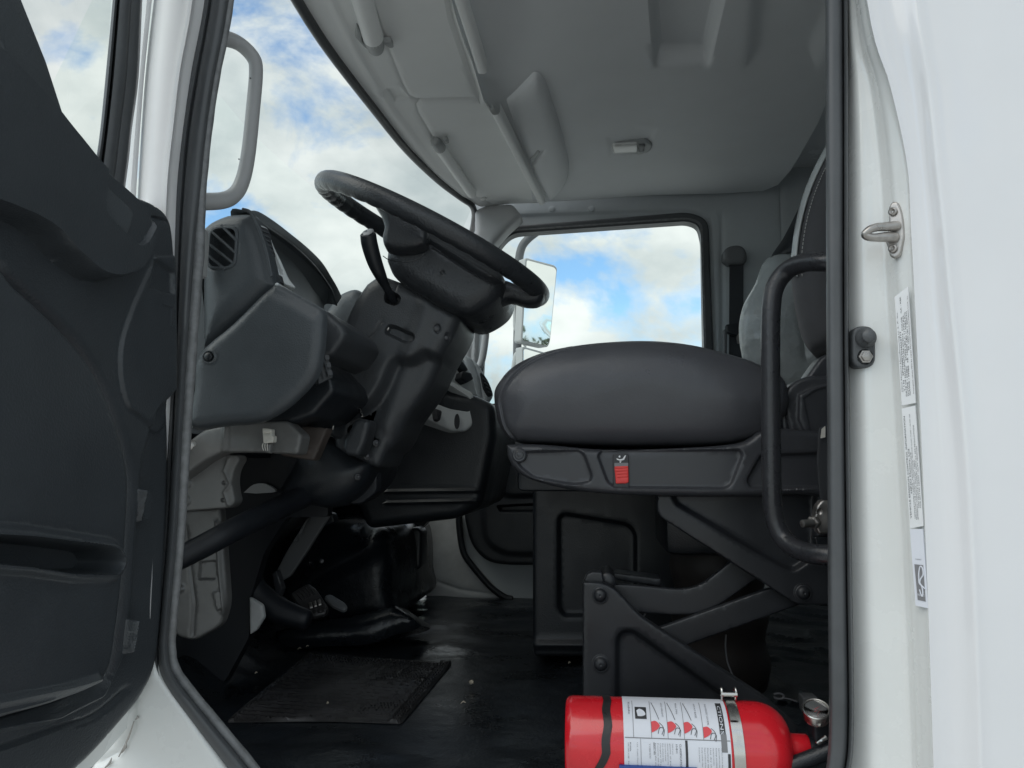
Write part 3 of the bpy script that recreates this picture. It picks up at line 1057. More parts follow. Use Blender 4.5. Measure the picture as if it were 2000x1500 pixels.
# upper end of the dash, near the open door
u_out = crom([(384, 440), (404, 424), (436, 411), (470, 408), (488, 413), (502, 432), (514, 465), (526, 510), (533, 546), (534, 556), (460, 622), (384, 690)], 4)
vent_o = rnd([(404, 440), (463, 440), (463, 526), (404, 526)], [22, 18, 22, 18], 6)
vent_o = np.array([(x + (480 - y) * .07, y) for x, y in vent_o])
vent_i = (vent_o - vent_o.mean(0)) * (.84, .87) + vent_o.mean(0)
relief('end_panel', u_out, ('Y', 1.16), M['dash'], dash, feats=[(vent_o, -.004, 4), (vent_i, -.022, 3)], step=8, ext=(-.03, .12, 0.0), edge=(.030, 44))
vt = relief('side_vent', vent_o, ('Y', 1.158), M['dash'], dash, holes=[vent_i], step=5, thick=.008, edge=(.002, 3))
for (a, b) in (((432, 440), (462, 470)), ((413, 452), (460, 494)), ((410, 478), (458, 516)), ((408, 500), (440, 526))):
    tube('vent_slat', [PY(*a, 1.160), PY(*b, 1.160)], .0024, M['dash'], vt, seg=8, n=1)
for x in (412, 416):
    tube('vent_vane', [PY(x + 2, 462, 1.172), PY(x - 6, 516, 1.172)], .0012, M['dash'], vt, seg=6, n=1)
# hood over the instruments, running across the cab
hood = [((480, 414), 1.18), ((500, 412), 1.21), ((532, 431), 1.28), ((562, 454), 1.36), ((598, 483), 1.46), ((628, 513), 1.57), ((648, 545), 1.68), ((658, 562), 1.78), ((666, 578), 1.86)]
edge2 = [((484, 412), 1.17), ((505, 433), 1.21), ((528, 449), 1.28), ((556, 468), 1.36), ((590, 496), 1.46), ((617, 524), 1.57), ((636, 550), 1.68), ((648, 570), 1.78), ((656, 596), 1.86)]
low = [((536, 552), 1.17), ((560, 566), 1.21), ((582, 580), 1.28), ((605, 594), 1.36), ((628, 608), 1.46), ((646, 620), 1.57), ((660, 634), 1.68), ((668, 646), 1.78), ((676, 658), 1.86)]
rows = []
for (a, Ya), (b, _), (c, _) in zip(hood, edge2, low):
    h = PY(*a, Ya)
    e = PY(*b, Ya)
    l = PY(*c, Ya)
    back = np.array((-.30, 0, -.30))
    bay = np.array((-.030, 0, .0))
    rows.append([h + back, h + np.array((-.10, 0, -.075)), h + np.array((-.03, 0, -.014)), h, h * .5 + e * .5 + np.array((.003, 0, 0)), e, e + np.array((-.008, 0, .002)), e + bay, (e * .5 + l * .5) + bay * 1.25, l + bay, l])
loft('instrument_hood', rows, M['hood'], dash, su=4, sv=4, ang=70, flip=True)
relief('bay_end', rnd([(600, 566), (640, 578), (664, 588), (700, 600), (700, 700), (600, 700)], 6), ('Y', 1.98), M['dash'], dash, step=14, thick=.03)
# lip that catches the light along the hood
tube('hood_lip', [PY(*b, Y_) + np.array((.002, -.001, 0)) for b, Y_ in edge2], .0022, M['dash'], dash, seg=8, n=4)
tube('end_lip', [PY(x, y, 1.152) for x, y in ((474, 409), (488, 414), (500, 432), (512, 462), (523, 500), (531, 540))], .0030, M['dash'], dash, seg=8, n=4)
# pale fascia round the instruments with its narrow vent
fas = crom([(500, 436), (512, 440), (524, 447), (529, 462), (536, 482), (548, 506), (556, 524), (566, 545), (578, 562), (560, 556), (545, 548), (534, 552), (530, 524), (522, 494), (512, 464)], 4)
FP = (PY(530, 500, 1.19), (.72, -.69, .1))
fo = relief('instrument_fascia', fas, FP, M['silver'], dash, feats=[(crom([(508, 444), (524, 452), (532, 480), (544, 510), (553, 536), (542, 532), (533, 516), (524, 486)], 4), -.006, 3)], step=5, thick=.02, edge=(.002, 3))
relief('narrow_vent', crom([(507, 442), (525, 450), (531, 476), (538, 500), (534, 500), (524, 484), (516, 462)], 3), (PY(530, 500, 1.186), (.72, -.69, .1)), M['deep'], fo, step=6, thick=.006)
for k in range(6):
    a, b = (508 + k * 4.4, 450 + k * 9.5), (526 + k * 2.2, 458 + k * 9)
    tube('narrow_slat', [on([a], FP)[0] + np.array((.002, -.005, 0)), on([b], FP)[0] + np.array((.002, -.005, 0))], .0012, M['dash'], fo, seg=6, n=1)
relief('dimmer_switch', rnd([(541, 534), (552, 540), (556, 556), (543, 548)], 2), (PY(530, 500, 1.185), (.72, -.69, .1)), M['black'], fo, step=4, thick=.004, edge=(.001, 2))
# pale strip along the lower edge of the instrument bay
tube('fascia_strip', [PY(*c, Y_) + np.array((.004, 0, -.004)) for c, Y_ in low], [.004, .004, .0035, .003, .003, .006, .010, .010, .008], M['silver'], dash, seg=8, n=4)
relief('side_bulge', crom([(636, 600), (654, 576), (672, 565), (690, 561), (706, 572), (716, 600), (720, 720), (600, 720), (590, 640)], 4), ('Y', 1.92), M['dash'], dash, step=10, thick=.2, edge=(.03, 24))
relief('end_cover', rnd([(372, 562), (391, 550), (394, 558), (400, 620), (404, 700), (372, 720)], 2), ('Y', 1.19), M['dash'], dash, step=6, thick=.004)
relief('pillar_cover', rnd([(386, 438), (394, 444), (396, 470), (392, 536), (384, 540)], 3), ('Y', 1.13), M['greytrim'], dash, step=6, thick=.02, edge=(.003, 3))
# lower knee panel
k_out = crom([(528, 552), (540, 553), (560, 563), (590, 580), (615, 594), (628, 604), (632, 622), (628, 680), (620, 722), (602, 752), (570, 785), (538, 808), (505, 822), (440, 828), (366, 832), (372, 760), (380, 692), (450, 628), (500, 578)], 4)
relief('knee_panel', k_out, ('Y', 1.14), M['dash'], dash, feats=[(circ(408, 697, 16), .002, 3), (circ(408, 697, 12), -.005, 4), (crom([(528, 566), (580, 590), (612, 610)], 4), -.004, 16, 'line')], step=9, ext=(-.03, .07, .0), edge=(.018, 22))
lathe('panel_screw', [(0, .007), (.003, .0065), (.0045, .004), (.0048, .001)], PY(408, 697, 1.142), (0, -1, 0), M['black'], dash, seg=16)
relief('knee_side', rnd([(618, 596), (640, 608), (668, 634), (676, 650), (671, 664), (650, 692), (618, 704)], 6), ('Y', 1.22), M['column'], dash, step=8, ext=(0, .2, 0), edge=(.012, 10))
relief('knee_underside', rnd([(600, 690), (648, 738), (654, 764), (612, 812), (560, 830), (490, 828), (560, 740)], 8), ('Y', 1.27), M['black'], dash, step=9, ext=(0, .2, 0), edge=(.012, 10))
swb = relief('switch_block', rnd([(606, 700), (640, 686), (652, 738), (622, 752)], 4), (PY(630, 716, 1.225), (.55, -.83, 0)), M['black'], dash, step=6, thick=.02, edge=(.002, 3))
for k in range(3):
    x = 612 + k * 9
    tube('switch_gap', [on([(x, 700 - k * 4)], (PY(630, 716, 1.220), (.55, -.83, 0)))[0], on([(x + 12, 744 - k * 4)], (PY(630, 716, 1.220), (.55, -.83, 0)))[0]], .0011, M['dash'], swb, seg=6, n=1)
for k in range(3):
    y = 694 + k * 15
    relief('rocker_mark', rnd([(634 + k * 3, y), (642 + k * 3, y - 2), (644 + k * 3, y + 8), (636 + k * 3, y + 9)], 1), (PY(630, 716, 1.219), (.55, -.83, 0)), M['column'], swb, step=4, thick=.002)
# centre of the dash, below and behind the column
relief('centre_stack', rnd([(700, 800), (822, 700), (840, 712), (872, 760), (925, 770), (966, 790), (970, 852), (940, 990), (890, 1014), (715, 1034), (690, 980)], 14), ('Y', 2.0), M['black'], dash,
       feats=[([(755, 960), (935, 958)], .006, 6, 'line'), ([(755, 982), (930, 978)], .006, 6, 'line')], step=12, thick=.5, edge=(.03, 20))
CP = (PY(880, 730, 2.02), (.80, -.56, .2))
cf = relief('centre_fascia', rnd([(846, 706), (872, 660), (888, 664), (906, 700), (926, 738), (935, 775), (900, 765), (846, 724)], [4, 6, 6, 10, 10, 8, 6, 4]), CP, M['silver'], dash,
            feats=[(rnd([(858, 700), (874, 676), (886, 704), (891, 728), (868, 716)], 5), -.010, 3), (rnd([(884, 690), (894, 694), (900, 704), (888, 702)], 2), -.010, 3)], step=6, thick=.05, edge=(.004, 4))
CP2 = (PY(880, 730, 2.0), (.80, -.56, .2))
kn = on([(862, 702), (870, 712)], CP2)
for p in kn:
    lathe('control_knob', [(0, .020), (.012, .019), (.016, .013), (.017, .001)], p, (.80, -.56, .2), M['black'], cf, seg=20)
relief('drawer', rnd([(892, 702), (906, 706), (916, 722), (906, 728), (896, 716)], 3), CP2, M['black'], cf, step=5, thick=.03, edge=(.003, 3))
relief('lighter_cover', rnd([(904, 724), (922, 728), (926, 740), (912, 748), (900, 738)], 3), (PY(880, 730, 1.985), (.80, -.56, .2)), M['deep'], cf, step=5, thick=.03, edge=(.003, 3))
# right end with the far vent
relief('passenger_dash', crom([(905, 690), (926, 700), (944, 722), (956, 746), (966, 772), (950, 792), (926, 780), (912, 740)], 4), (PY(930, 740, 2.3), (.6, -.8, .1)), M['wall'], dash, feats=[([(924, 702), (938, 740), (944, 782)], -.004, 3, 'line')], step=7, thick=.2, edge=(.012, 10))  # dark dash plastic given a pale colour to stand for strong windscreen light
fv = relief('far_vent', crom([(940, 728), (952, 742), (962, 768), (956, 774), (946, 758)], 4), (PY(930, 740, 2.28), (.6, -.8, .1)), M['deep'], dash, step=5, thick=.01)
for k in range(4):
    tube('far_slat', [on([(943 + k * 3.4, 738 + k * 9)], (PY(930, 740, 2.272), (.6, -.8, .1)))[0], on([(953 + k * 3, 748 + k * 7)], (PY(930, 740, 2.272), (.6, -.8, .1)))[0]], .0016, M['dash'], fv, seg=6, n=1)
# pale tray with sockets
TP = (PY(870, 800, 1.97), (.45, -.88, .12))
tr = relief('tray_surround', rnd([(836, 724), (880, 742), (926, 768), (926, 828), (912, 842), (884, 842), (828, 816), (820, 800)], 8), TP, M['silver'], dash,
            feats=[(rnd([(840, 738), (880, 752), (920, 778), (918, 806), (880, 800), (838, 784)], 8), -.05, 8)], step=6, thick=.06, edge=(.005, 6))
relief('tray_back', rnd([(838, 736), (880, 750), (922, 776), (920, 810), (880, 802), (836, 786)], 8), (PY(870, 800, 2.0), (.45, -.88, .12)), M['deep'], dash, step=10, thick=.02)
TP2 = (PY(870, 800, 1.962), (.45, -.88, .12))
relief('socket', circ(893, 823, 5, 18, 15), TP2, M['ink'], tr, step=4, thick=.004)
relief('toggle_switch', rnd([(846, 796), (864, 802), (860, 822), (850, 820)], 4), (PY(870, 800, 1.95), (.45, -.88, .12)), M['ink'], tr, feats=[([(853, 806), (855, 816)], .003, 3, 'line')], step=4, thick=.02, edge=(.003, 3))
relief('toggle_switch', rnd([(828, 792), (838, 796), (836, 814), (828, 808)], 3), (PY(870, 800, 1.95), (.45, -.88, .12)), M['ink'], tr, step=4, thick=.02, edge=(.003, 3))

# ---- bare metal and wiring under the dash
mb = thing('dash_bracket', 'bare grey metal bracket exposed under the dash by the door seal', 'bracket', PY(420, 990, 1.24))
relief('upper_arm', rnd([(330, 944), (352, 872), (400, 838), (452, 826), (560, 822), (590, 850), (582, 888), (500, 884), (432, 884), (400, 900), (350, 936)], 8), ('Y', 1.26), M['primer'], mb, feats=[([(442, 826), (438, 880)], .005, 8, 'line')], step=7, thick=.04, edge=(.006, 6))
relief('flange_plate', rnd([(346, 936), (400, 902), (432, 886), (464, 888), (468, 898), (456, 918), (453, 940), (455, 960), (460, 980), (450, 992), (346, 1000)], 12), ('Y', 1.30), M['primer'], mb,
       feats=[(circ(437, 943, 5), -.006, 2), (circ(435, 977, 5), -.006, 2), (circ(362, 943, 5), -.006, 2), (circ(360, 978, 5), -.006, 2), (circ(362, 943, 14), .003, 4), (circ(360, 978, 14), .003, 4), ([(446, 898), (438, 920), (450, 944), (438, 962), (446, 986)], .003, 5, 'line')], step=6, thick=.03, edge=(.004, 4))
lathe('bracket_bolt', [(0, .008), (.008, .0075), (.009, .004)], PY(369, 870, 1.2), (.5, -.8, 0), M['worn'], mb, seg=6, ang=20)
lathe('bracket_bolt', [(0, .0045), (.03, .0045)], PY(362, 868, 1.22), (.8, -.6, 0), M['worn'], mb, seg=10)
cn = thing('wiring_connector', 'small white plastic plug hanging under the dashboard', 'connector', PY(524, 886, 1.25))
relief('plug_body', rnd([(512, 836), (530, 838), (530, 850), (534, 852), (533, 864), (514, 866)], 2), ('Y', 1.235), M['nylon'], cn, feats=[([(516, 846), (530, 846)], -.002, 3, 'line')], step=4, thick=.014, edge=(.001, 2))
relief('plug_tail', rnd([(515, 866), (529, 866), (528, 886), (516, 884)], 3), ('Y', 1.238), M['primer'], cn, step=4, thick=.012, edge=(.003, 4))
for dx in (2, 6, 10):
    tube('plug_wire', [PY(512 + dx, 866, 1.236), PY(510 + dx * 1.2, 872, 1.236), PY(513 + dx, 880, 1.237)], .0008, M['nylon'], cn, seg=6, n=2)
ub = thing('underdash_panel', 'rusty dark metal sheet above the white wiring plug', 'metal sheet', PY(580, 880, 1.3))
relief('sheet', rnd([(534, 826), (640, 836), (612, 900), (548, 890)], 5), ('Y', 1.34), mat('brown_primer', (.06, .048, .042), .6, vary=(18, .35, .1)), ub, feats=[([(550, 862), (600, 880)], .005, 6, 'line'), (circ(590, 858, 9), .004, 3)], step=8, thick=.03, edge=(.004, 5))

# firewall pieces in the footwell
fw = thing('footwell_bulkhead', 'grey unpainted bulkhead metal behind the diagonal pipe', 'bulkhead', PY(390, 1250, 1.3))
relief('metal_panel', rnd([(330, 1000), (430, 990), (436, 1060), (444, 1180), (432, 1222), (376, 1254), (338, 1240), (322, 1130)], [4, 8, 10, 20, 16, 20, 16, 6]), ('Y', 1.36), M['primer'], fw,
       feats=[(circ(352, 1150, 11), .006, 8), ([(362, 1030), (370, 1100), (380, 1180), (376, 1240)], -.004, 5, 'line'), ([(424, 1020), (430, 1120), (438, 1200)], .006, 6, 'line'), (rnd([(388, 1096), (424, 1092), (422, 1134), (384, 1134)], 6), -.008, 5), (rnd([(414, 1156), (430, 1152), (434, 1190), (424, 1196)], 4), .004, 4)], step=6, thick=.02, edge=(.006, 6))
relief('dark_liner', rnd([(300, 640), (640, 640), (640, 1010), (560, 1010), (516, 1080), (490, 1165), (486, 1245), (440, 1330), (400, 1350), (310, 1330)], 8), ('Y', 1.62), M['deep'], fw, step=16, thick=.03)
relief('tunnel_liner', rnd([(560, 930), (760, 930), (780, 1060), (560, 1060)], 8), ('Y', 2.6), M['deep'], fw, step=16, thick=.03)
relief('painted_gap', rnd([(486, 1166), (512, 1182), (516, 1206), (500, 1232), (487, 1240)], 4), ('Y', 1.60), M['oldwhite'], fw, step=6, thick=.01, edge=(.004, 6))
relief('white_sheet', crom([(476, 962), (496, 946), (520, 946), (538, 960), (500, 964)], 3), ('Y', 1.60), M['oldwhite'], fw, step=6, thick=.01)
pipe = thing('diagonal_pipe', 'thick black pipe running diagonally across the footwell', 'pipe', PY(450, 1060, 1.24))
tube('pipe_body', [PY(x, y, Y_) for x, y, Y_ in ((310, 1110, 1.14), (390, 1070, 1.19), (470, 1028, 1.26), (560, 985, 1.44), (650, 940, 1.62))], [.018, .019, .020, .022, .025], M['deep'], pipe, seg=14, n=5)

# ================================================================== steering column and wheel
colm = thing('steering_column', 'dark grey moulded steering column shroud with tilt lever beneath the wheel', 'steering column', PY(740, 990, 1.6))
c_out = crom([(738, 532), (800, 556), (862, 586), (890, 606), (896, 622), (884, 652), (862, 690), (846, 722), (834, 748), (806, 788), (784, 820), (766, 858), (748, 880), (728, 893), (700, 892), (664, 872), (640, 852), (618, 836), (600, 812),
              (620, 776), (642, 736), (648, 704), (652, 676), (664, 642), (678, 606), (694, 576), (712, 550)], 4)
fold = [(826, 676), (800, 692), (770, 692), (752, 708), (738, 742), (716, 776), (686, 794), (660, 802), (648, 820), (642, 846), (634, 862)]
foldp = crom(fold + [(700, 1000), (860, 900), (900, 760), (870, 690)], 4)
relief('shroud', c_out, ('Y', 1.47), M['column'], colm, feats=[
    (foldp, -.030, 24),
    (crom([(640, 690), (660, 690), (700, 672), (728, 652), (742, 632)], 4), -.0022, 3, 'line'),
    (rnd([(750, 646), (757, 632), (772, 634), (812, 652), (812, 666), (796, 674), (752, 654)], 7), -.014, 7),
    (rnd([(749, 582), (752, 566), (776, 572), (784, 580), (780, 594), (770, 598), (752, 592)], 6), -.022, 5),
    ([(776, 552), (772, 568)], -.001, 2, 'line'),
    (circ(854, 642, 8, 16, 11), -.004, 4), (circ(873, 656, 6, 14, 10), -.004, 4),
    (crom([(838, 560), (828, 620), (800, 690), (770, 760), (745, 830)], 4), .006, 26, 'line'),
], step=8, ext=(-.0, .2, 0), edge=(.026, 26))
lathe('shroud_screw', [(0, .006), (.002, .0055), (.003, .003)], PY(755, 641, 1.478), (0, -1, 0), M['worn'], colm, seg=14)
lathe('shroud_screw', [(0, .006), (.002, .0055), (.003, .003)], PY(853, 642, 1.474), (.3, -1, 0), M['valance'], colm, seg=14)
lathe('shroud_screw', [(0, .005), (.002, .0045), (.003, .003)], PY(872, 660, 1.476), (.3, -1, 0), M['valance'], colm, seg=14)
relief('lower_shroud', rnd([(650, 832), (700, 800), (770, 760), (800, 790), (760, 866), (738, 916), (700, 900), (650, 880)], 12), ('Y', 1.50), M['column'], colm, step=8, ext=(0, .16, 0), edge=(.016, 16))
lv = relief('tilt_lever', rnd([(690, 822), (702, 816), (720, 820), (722, 832), (712, 868), (700, 892), (676, 890), (667, 878), (672, 856)], 7), ('Y', 1.43), M['column'], colm, step=5, ext=(0, .05, 0), edge=(.012, 10))
tube('lever_rod', [PY(698, 786, 1.46), PY(708, 814, 1.44)], .0024, M['steel'], lv, seg=8, n=1)
tube('edge_clip', [PY(664, 802, 1.445), PY(654, 818, 1.444), (PY(650, 838, 1.444)), PY(644, 840, 1.444)], .0018, M['steel'], colm, seg=8, n=2)
for x, y in ((734, 866), (716, 892), (698, 932)):
    lathe('pivot_bolt', [(0, .0065), (.005, .0065), (.0055, .0045), (.010, .0042), (.011, .002)], PY(x, y, 1.49), (.5, -.85, .1), M['valance'], colm, seg=6 if y > 900 else 12, ang=25)
# boot over the column foot
relief('column_boot', crom([(610, 852), (640, 850), (672, 872), (704, 892), (728, 904), (722, 935), (700, 965), (672, 984), (646, 992), (606, 986), (566, 974), (548, 964), (572, 920), (594, 876)], 4), ('Y', 1.52), M['black'], colm,
       puff=(.045, 60), feats=[(crom([(606, 862), (576, 910), (552, 958)], 3), .004, 6, 'line')], step=8, ext=(0, .2, 0))
relief('boot_flange', rnd([(712, 890), (738, 884), (736, 960), (706, 985), (680, 985)], 8), ('Y', 1.56), M['deep'], colm, step=10, thick=.03, edge=(.004, 5))

# turn-signal stalk
stk = thing('indicator_stalk', 'black indicator stalk with a pale button on its tip', 'stalk', PY(765, 580, 1.46))
tube('stalk_arm', [PY(x, y, Y_) for x, y, Y_ in ((719, 458, 1.36), (722, 478, 1.37), (732, 512, 1.39), (744, 540, 1.41), (755, 562, 1.44), (768, 586, 1.48))], [.0150, .0154, .0142, .0112, .0080, .0085], M['black'], stk, seg=16, n=5)
cp = PY(718, 455, 1.358)
lathe('stalk_button', [(0, .0128), (.002, .0122), (.004, .009), (.0045, .001)], cp, (-.25, -.62, .72), M['lighttrim'], stk, seg=18)
flat('button_mark', [(0, 0), (1, 0), (.5, 1)], M['black'], stk, lambda u, v: cp + np.array((-.25, -.62, .72)) * .0051 + np.array((.004, -.0016, 0)) * (u - .6) * 1.7 + np.array((.001, .004, .004)) * (v - .6))

# the wheel itself: a tilted ring
YW = 1.55
WA, WB = PY(649, 378, YW), PY(1056, 574, YW)
WC = (WA + WB) / 2
e1 = (WB - WA) / np.linalg.norm(WB - WA)
WR = np.linalg.norm(WB - WA) / 2
e2 = np.array((0, cos(radians(3)), sin(radians(3))))
e2 -= e1 * (e1 @ e2)
e2 /= np.linalg.norm(e2)
wn_ = np.cross(e1, e2)
wn_ /= np.linalg.norm(wn_)
if wn_[2] < 0:
    wn_ = -wn_
wh = thing('steering_wheel', 'black leather steering wheel with finger grips, tilted up above its column', 'steering wheel', WC)
ring = [WC + WR * (cos(t) * e1 + sin(t) * e2) for t in np.linspace(0, 2 * pi, 361)[:-1]]


def grips(t, a):
    # finger bumps on the underside of the rim
    g = max(0, cos(a + 2.2))
    return 1 + .075 * g * sin(t * 2 * pi * 44)


def ring_mesh(name, R, rc, m, parent, seg=20, grip=True):
    V, Fc = [], []
    n_ = 528
    for i in range(n_):
        t = 2 * pi * i / n_
        d = cos(t) * e1 + sin(t) * e2
        c = WC + R * d
        for k in range(seg):
            a = 2 * pi * k / seg
            w = max(0, -sin(a) * .8 - cos(a) * .6) if grip else 0
            r = rc * (1 + .10 * w * (abs(sin(t * 22)) - .6))
            V.append(c + r * (cos(a) * d * .94 + sin(a) * wn_ * 1.08))
    for i in range(n_):
        j = (i + 1) % n_
        for k in range(seg):
            l = (k + 1) % seg
            Fc.append((i * seg + k, j * seg + k, j * seg + l, i * seg + l))
    return mk(name, V, Fc, m, parent, 60)


ring_mesh('rim', WR, .0182, M['wheel'], wh)


def wp(r, deg, h=0):
    t = radians(deg)
    return WC + r * (cos(t) * e1 + sin(t) * e2) + wn_ * h


# hub body hangs below the ring plane towards the column
hub = relief('hub', crom([(752, 462), (760, 444), (790, 426), (826, 438), (868, 462), (922, 492), (974, 526), (980, 550), (968, 578), (940, 600), (908, 612), (872, 602), (830, 580), (790, 556), (762, 532), (748, 502)], 4), ('Y', 1.43), M['wheel'], wh,
             feats=[(crom([(824, 438), (832, 470), (862, 492), (910, 524), (950, 546), (984, 552)], 4), -.004, 5, 'line'),
                    (crom([(828, 452), (870, 474), (976, 536), (974, 552), (940, 542), (862, 492), (832, 470)], 3), .010, 12),
                    (circ(864, 532, 5), -.003, 3)], step=7, ext=(0, .24, 0), edge=(.034, 34))
relief('spoke', crom([(726, 392), (752, 388), (790, 410), (826, 436), (832, 470), (812, 482), (780, 486), (752, 482), (744, 462), (748, 440), (742, 418)], 4), ('Y', 1.395), M['wheel'], wh, step=7, ext=(.0, .03, -.004), edge=(.014, 14))
relief('spoke', crom([(960, 548), (984, 544), (1012, 554), (1046, 562), (1062, 572), (1050, 590), (1024, 592), (994, 584), (972, 592), (950, 600)], 4), ('Y', 1.49), M['wheel'], wh, step=7, ext=(0, .05, 0), edge=(.016, 14))
for dg in (80,):
    tube('spoke_arm', [wp(WR, dg, -.004), wp(WR * .75, dg, -.02), wp(WR * .35, dg * .98, -.035)], [.016, .016, .02], M['wheel'], wh, seg=12, n=4)
tube('spoke_arm', [wp(WR, 100, -.004), wp(WR * .8, 100, -.02), wp(WR * .35, 100, -.04)], [.016, .018, .022], M['wheel'], wh, seg=12, n=4)
tube('hub_seam', [PY(x, y, 1.397) for x, y in ((748, 500), (762, 508), (796, 512), (820, 504), (830, 494))], .0009, M['deep'], wh, seg=6, n=4)

# ================================================================== pedals
bk = thing('brake_pedal', 'hanging brake pedal with ribbed rubber pad and worn centre studs', 'pedal', PY(602, 1200, 1.75))
relief('pedal_arm', rnd([(624, 992), (648, 990), (642, 1010), (600, 1076), (566, 1126), (548, 1136), (536, 1122), (560, 1076), (600, 1012)], 6), ('Y', 1.80), M['worn'], bk, feats=[([(608, 1000), (588, 1042)], -.003, 4, 'line'), (circ(579, 1054, 5), -.004, 2)], step=6, thick=.012, edge=(.002, 3))
bk.children[0].data.materials[0] = M['housing']
pad_pl = (PY(600, 1170, 1.74), (.1, -.72, .68))
relief('pedal_pad', rnd([(566, 1158), (602, 1138), (618, 1150), (642, 1186), (636, 1198), (608, 1204), (590, 1194)], 6), pad_pl, M['matr'], bk, feats=[([(580 + k * 6, 1160 - k * 3.4), (590 + k * 6, 1172 - k * 3.4)], .003, 2, 'line') for k in range(5)], step=5, thick=.012, edge=(.004, 5))
for k in range(3):
    x, y = 602 + k * 8.5, 1177 - k * 3
    relief('pad_stud', rnd([(x, y), (x + 6, y - 2), (x + 9, y + 9), (x + 3, y + 11)], 1.5), (pad_pl[0] + np.array((0, -.004, .004)), pad_pl[1]), M['worn'], bk, step=4, thick=.003, edge=(.001, 2))
for k in range(3):
    x, y = 612 + k * 8.5, 1190 - k * 3
    relief('pad_stud', rnd([(x, y), (x + 6, y - 2), (x + 8, y + 7), (x + 3, y + 9)], 1.5), (pad_pl[0] + np.array((0, -.004, .004)), pad_pl[1]), M['matr'], bk, step=4, thick=.003, edge=(.001, 2))
relief('arm_foot', rnd([(530, 1120), (540, 1114), (552, 1150), (546, 1166), (538, 1160)], 3), ('Y', 1.76), M['valance'], bk, step=5, thick=.02, edge=(.003, 3))
ac = thing('accelerator_pedal', 'flat oval accelerator pedal beyond the brake pad', 'pedal', PY(658, 1190, 1.9))
relief('pedal_plate', rnd([(632, 1164), (644, 1158), (674, 1176), (680, 1186), (672, 1191), (650, 1182)], 6), (PY(655, 1174, 1.88), (.2, -.5, .85)), M['housing'], ac, step=4, thick=.01, edge=(.003, 4))
lathe('pivot_pin', [(0, .006), (.01, .006), (.011, .003)], PY(628, 1096, 1.9), (.3, -.9, .2), M['valance'], ac, seg=12)
relief('stop_bracket', rnd([(584, 1036), (600, 1010), (614, 992), (626, 996), (650, 1004), (654, 1020), (640, 1026)], 4), ('Y', 1.84), M['black'], ac, step=6, thick=.03, edge=(.004, 4))
# black hanging loop left of the pedals (brake booster bracket)
lp = thing('pedal_bracket', 'big curved black bracket hanging left of the brake pedal', 'bracket', PY(520, 1200, 1.7))
tube('curved_bracket', [PY(x, y, 1.66) for x, y in ((560, 985), (510, 1030), (484, 1080), (482, 1120), (500, 1160), (540, 1190), (600, 1212))], [.022, .026, .030, .032, .030, .028, .022], M['deep'], lp, seg=14, n=6)
tube('bracket_edge', [PY(x, y, 1.668) for x, y in ((524, 1016), (500, 1056), (496, 1100), (506, 1126), (530, 1150), (560, 1172))], .0022, M['black'], lp, seg=8, n=5)

# toe board bulge in the middle of the cab
toe = thing('engine_tunnel', 'glossy black rubber hump rising from the floor beyond the pedals', 'engine tunnel', PY(680, 1230, 2.0))
relief('hump', crom([(556, 1210), (540, 1150), (548, 1080), (580, 1030), (640, 1018), (720, 1024), (762, 1042), (774, 1080), (776, 1150), (780, 1200), (720, 1230), (620, 1232)], 4), ('Y', 2.2), M['tunnel'], toe, puff=(.06, 46),
       feats=[(crom([(560, 1170), (640, 1110), (720, 1070), (760, 1040)], 4), .022, 34, 'line'), (circ(628, 1096, 9), -.008, 5)], step=9, ext=(0, .5, 0))
hump2 = relief('hump_step', crom([(540, 1236), (600, 1218), (690, 1206), (768, 1186), (782, 1190), (822, 1222), (770, 1240), (720, 1258), (640, 1262), (580, 1266), (540, 1262)], 4), (PY(680, 1264, 1.965), (.0, -.75, .66)), M['tunnel'], toe, puff=(.035, 34), step=7, ext=(0, .12, -.03))

# ================================================================== floor items
rm = thing('floor_mat', 'ribbed black rubber mat laid in front of the driver seat', 'floor mat', PZ(660, 1340, FZ))
mo = rnd([(606, 1272), (884, 1293), (784, 1411), (640, 1406), (442, 1408)], 6)
FM = ('Z', FZ + .0005)
feats = []
A0, A1, B0, B1 = np.array((600., 1277)), np.array((452., 1405)), np.array((858., 1296)), np.array((758., 1405))
for k in range(24):
    t = (k + .5) / 24
    t2 = t ** 1.25
    a, b = A0 * (1 - t2) + A1 * t2, B0 * (1 - t2) + B1 * t2
    w = 1.3 + 1.2 * t
    ln = [a * (1 - s) + b * s + np.array((0, 2.2 * sin(s * 7 + k * .5) * (.4 + t))) for s in np.linspace(.03, .98, 12)]
    feats.append((ln, .0046, w, 'line'))
for k in range(4):
    feats.append((([(862 + k * 6, 1293), (762 + k * 6, 1409)]), .006, 2.6, 'line'))
for k in range(2):
    feats.append((([(606 - k * 6, 1273), (456 - k * 8, 1406)]), .003, 2.2, 'line'))
relief('mat_sheet', mo, FM, M['matr'], rm, feats=feats, step=9, thick=.003, edge=(.002, 3))
pb = thing('pebble', 'single pale pebble lying on the black floor', 'pebble', PZ(921, 1332, FZ + .008))
bm = bmesh.new()
bmesh.ops.create_icosphere(bm, subdivisions=2, radius=.0058)
rs = np.random.RandomState(3)
for v in bm.verts:
    v.co *= 1 + .35 * (rs.rand() - .5)
    v.co.z *= .8
V = [np.array(v.co) + PZ(921, 1332, FZ + .009) for v in bm.verts]
Fc = [[v.index for v in f.verts] for f in bm.faces]
bm.free()
mk('stone', V, Fc, M['stone'], pb, 20)
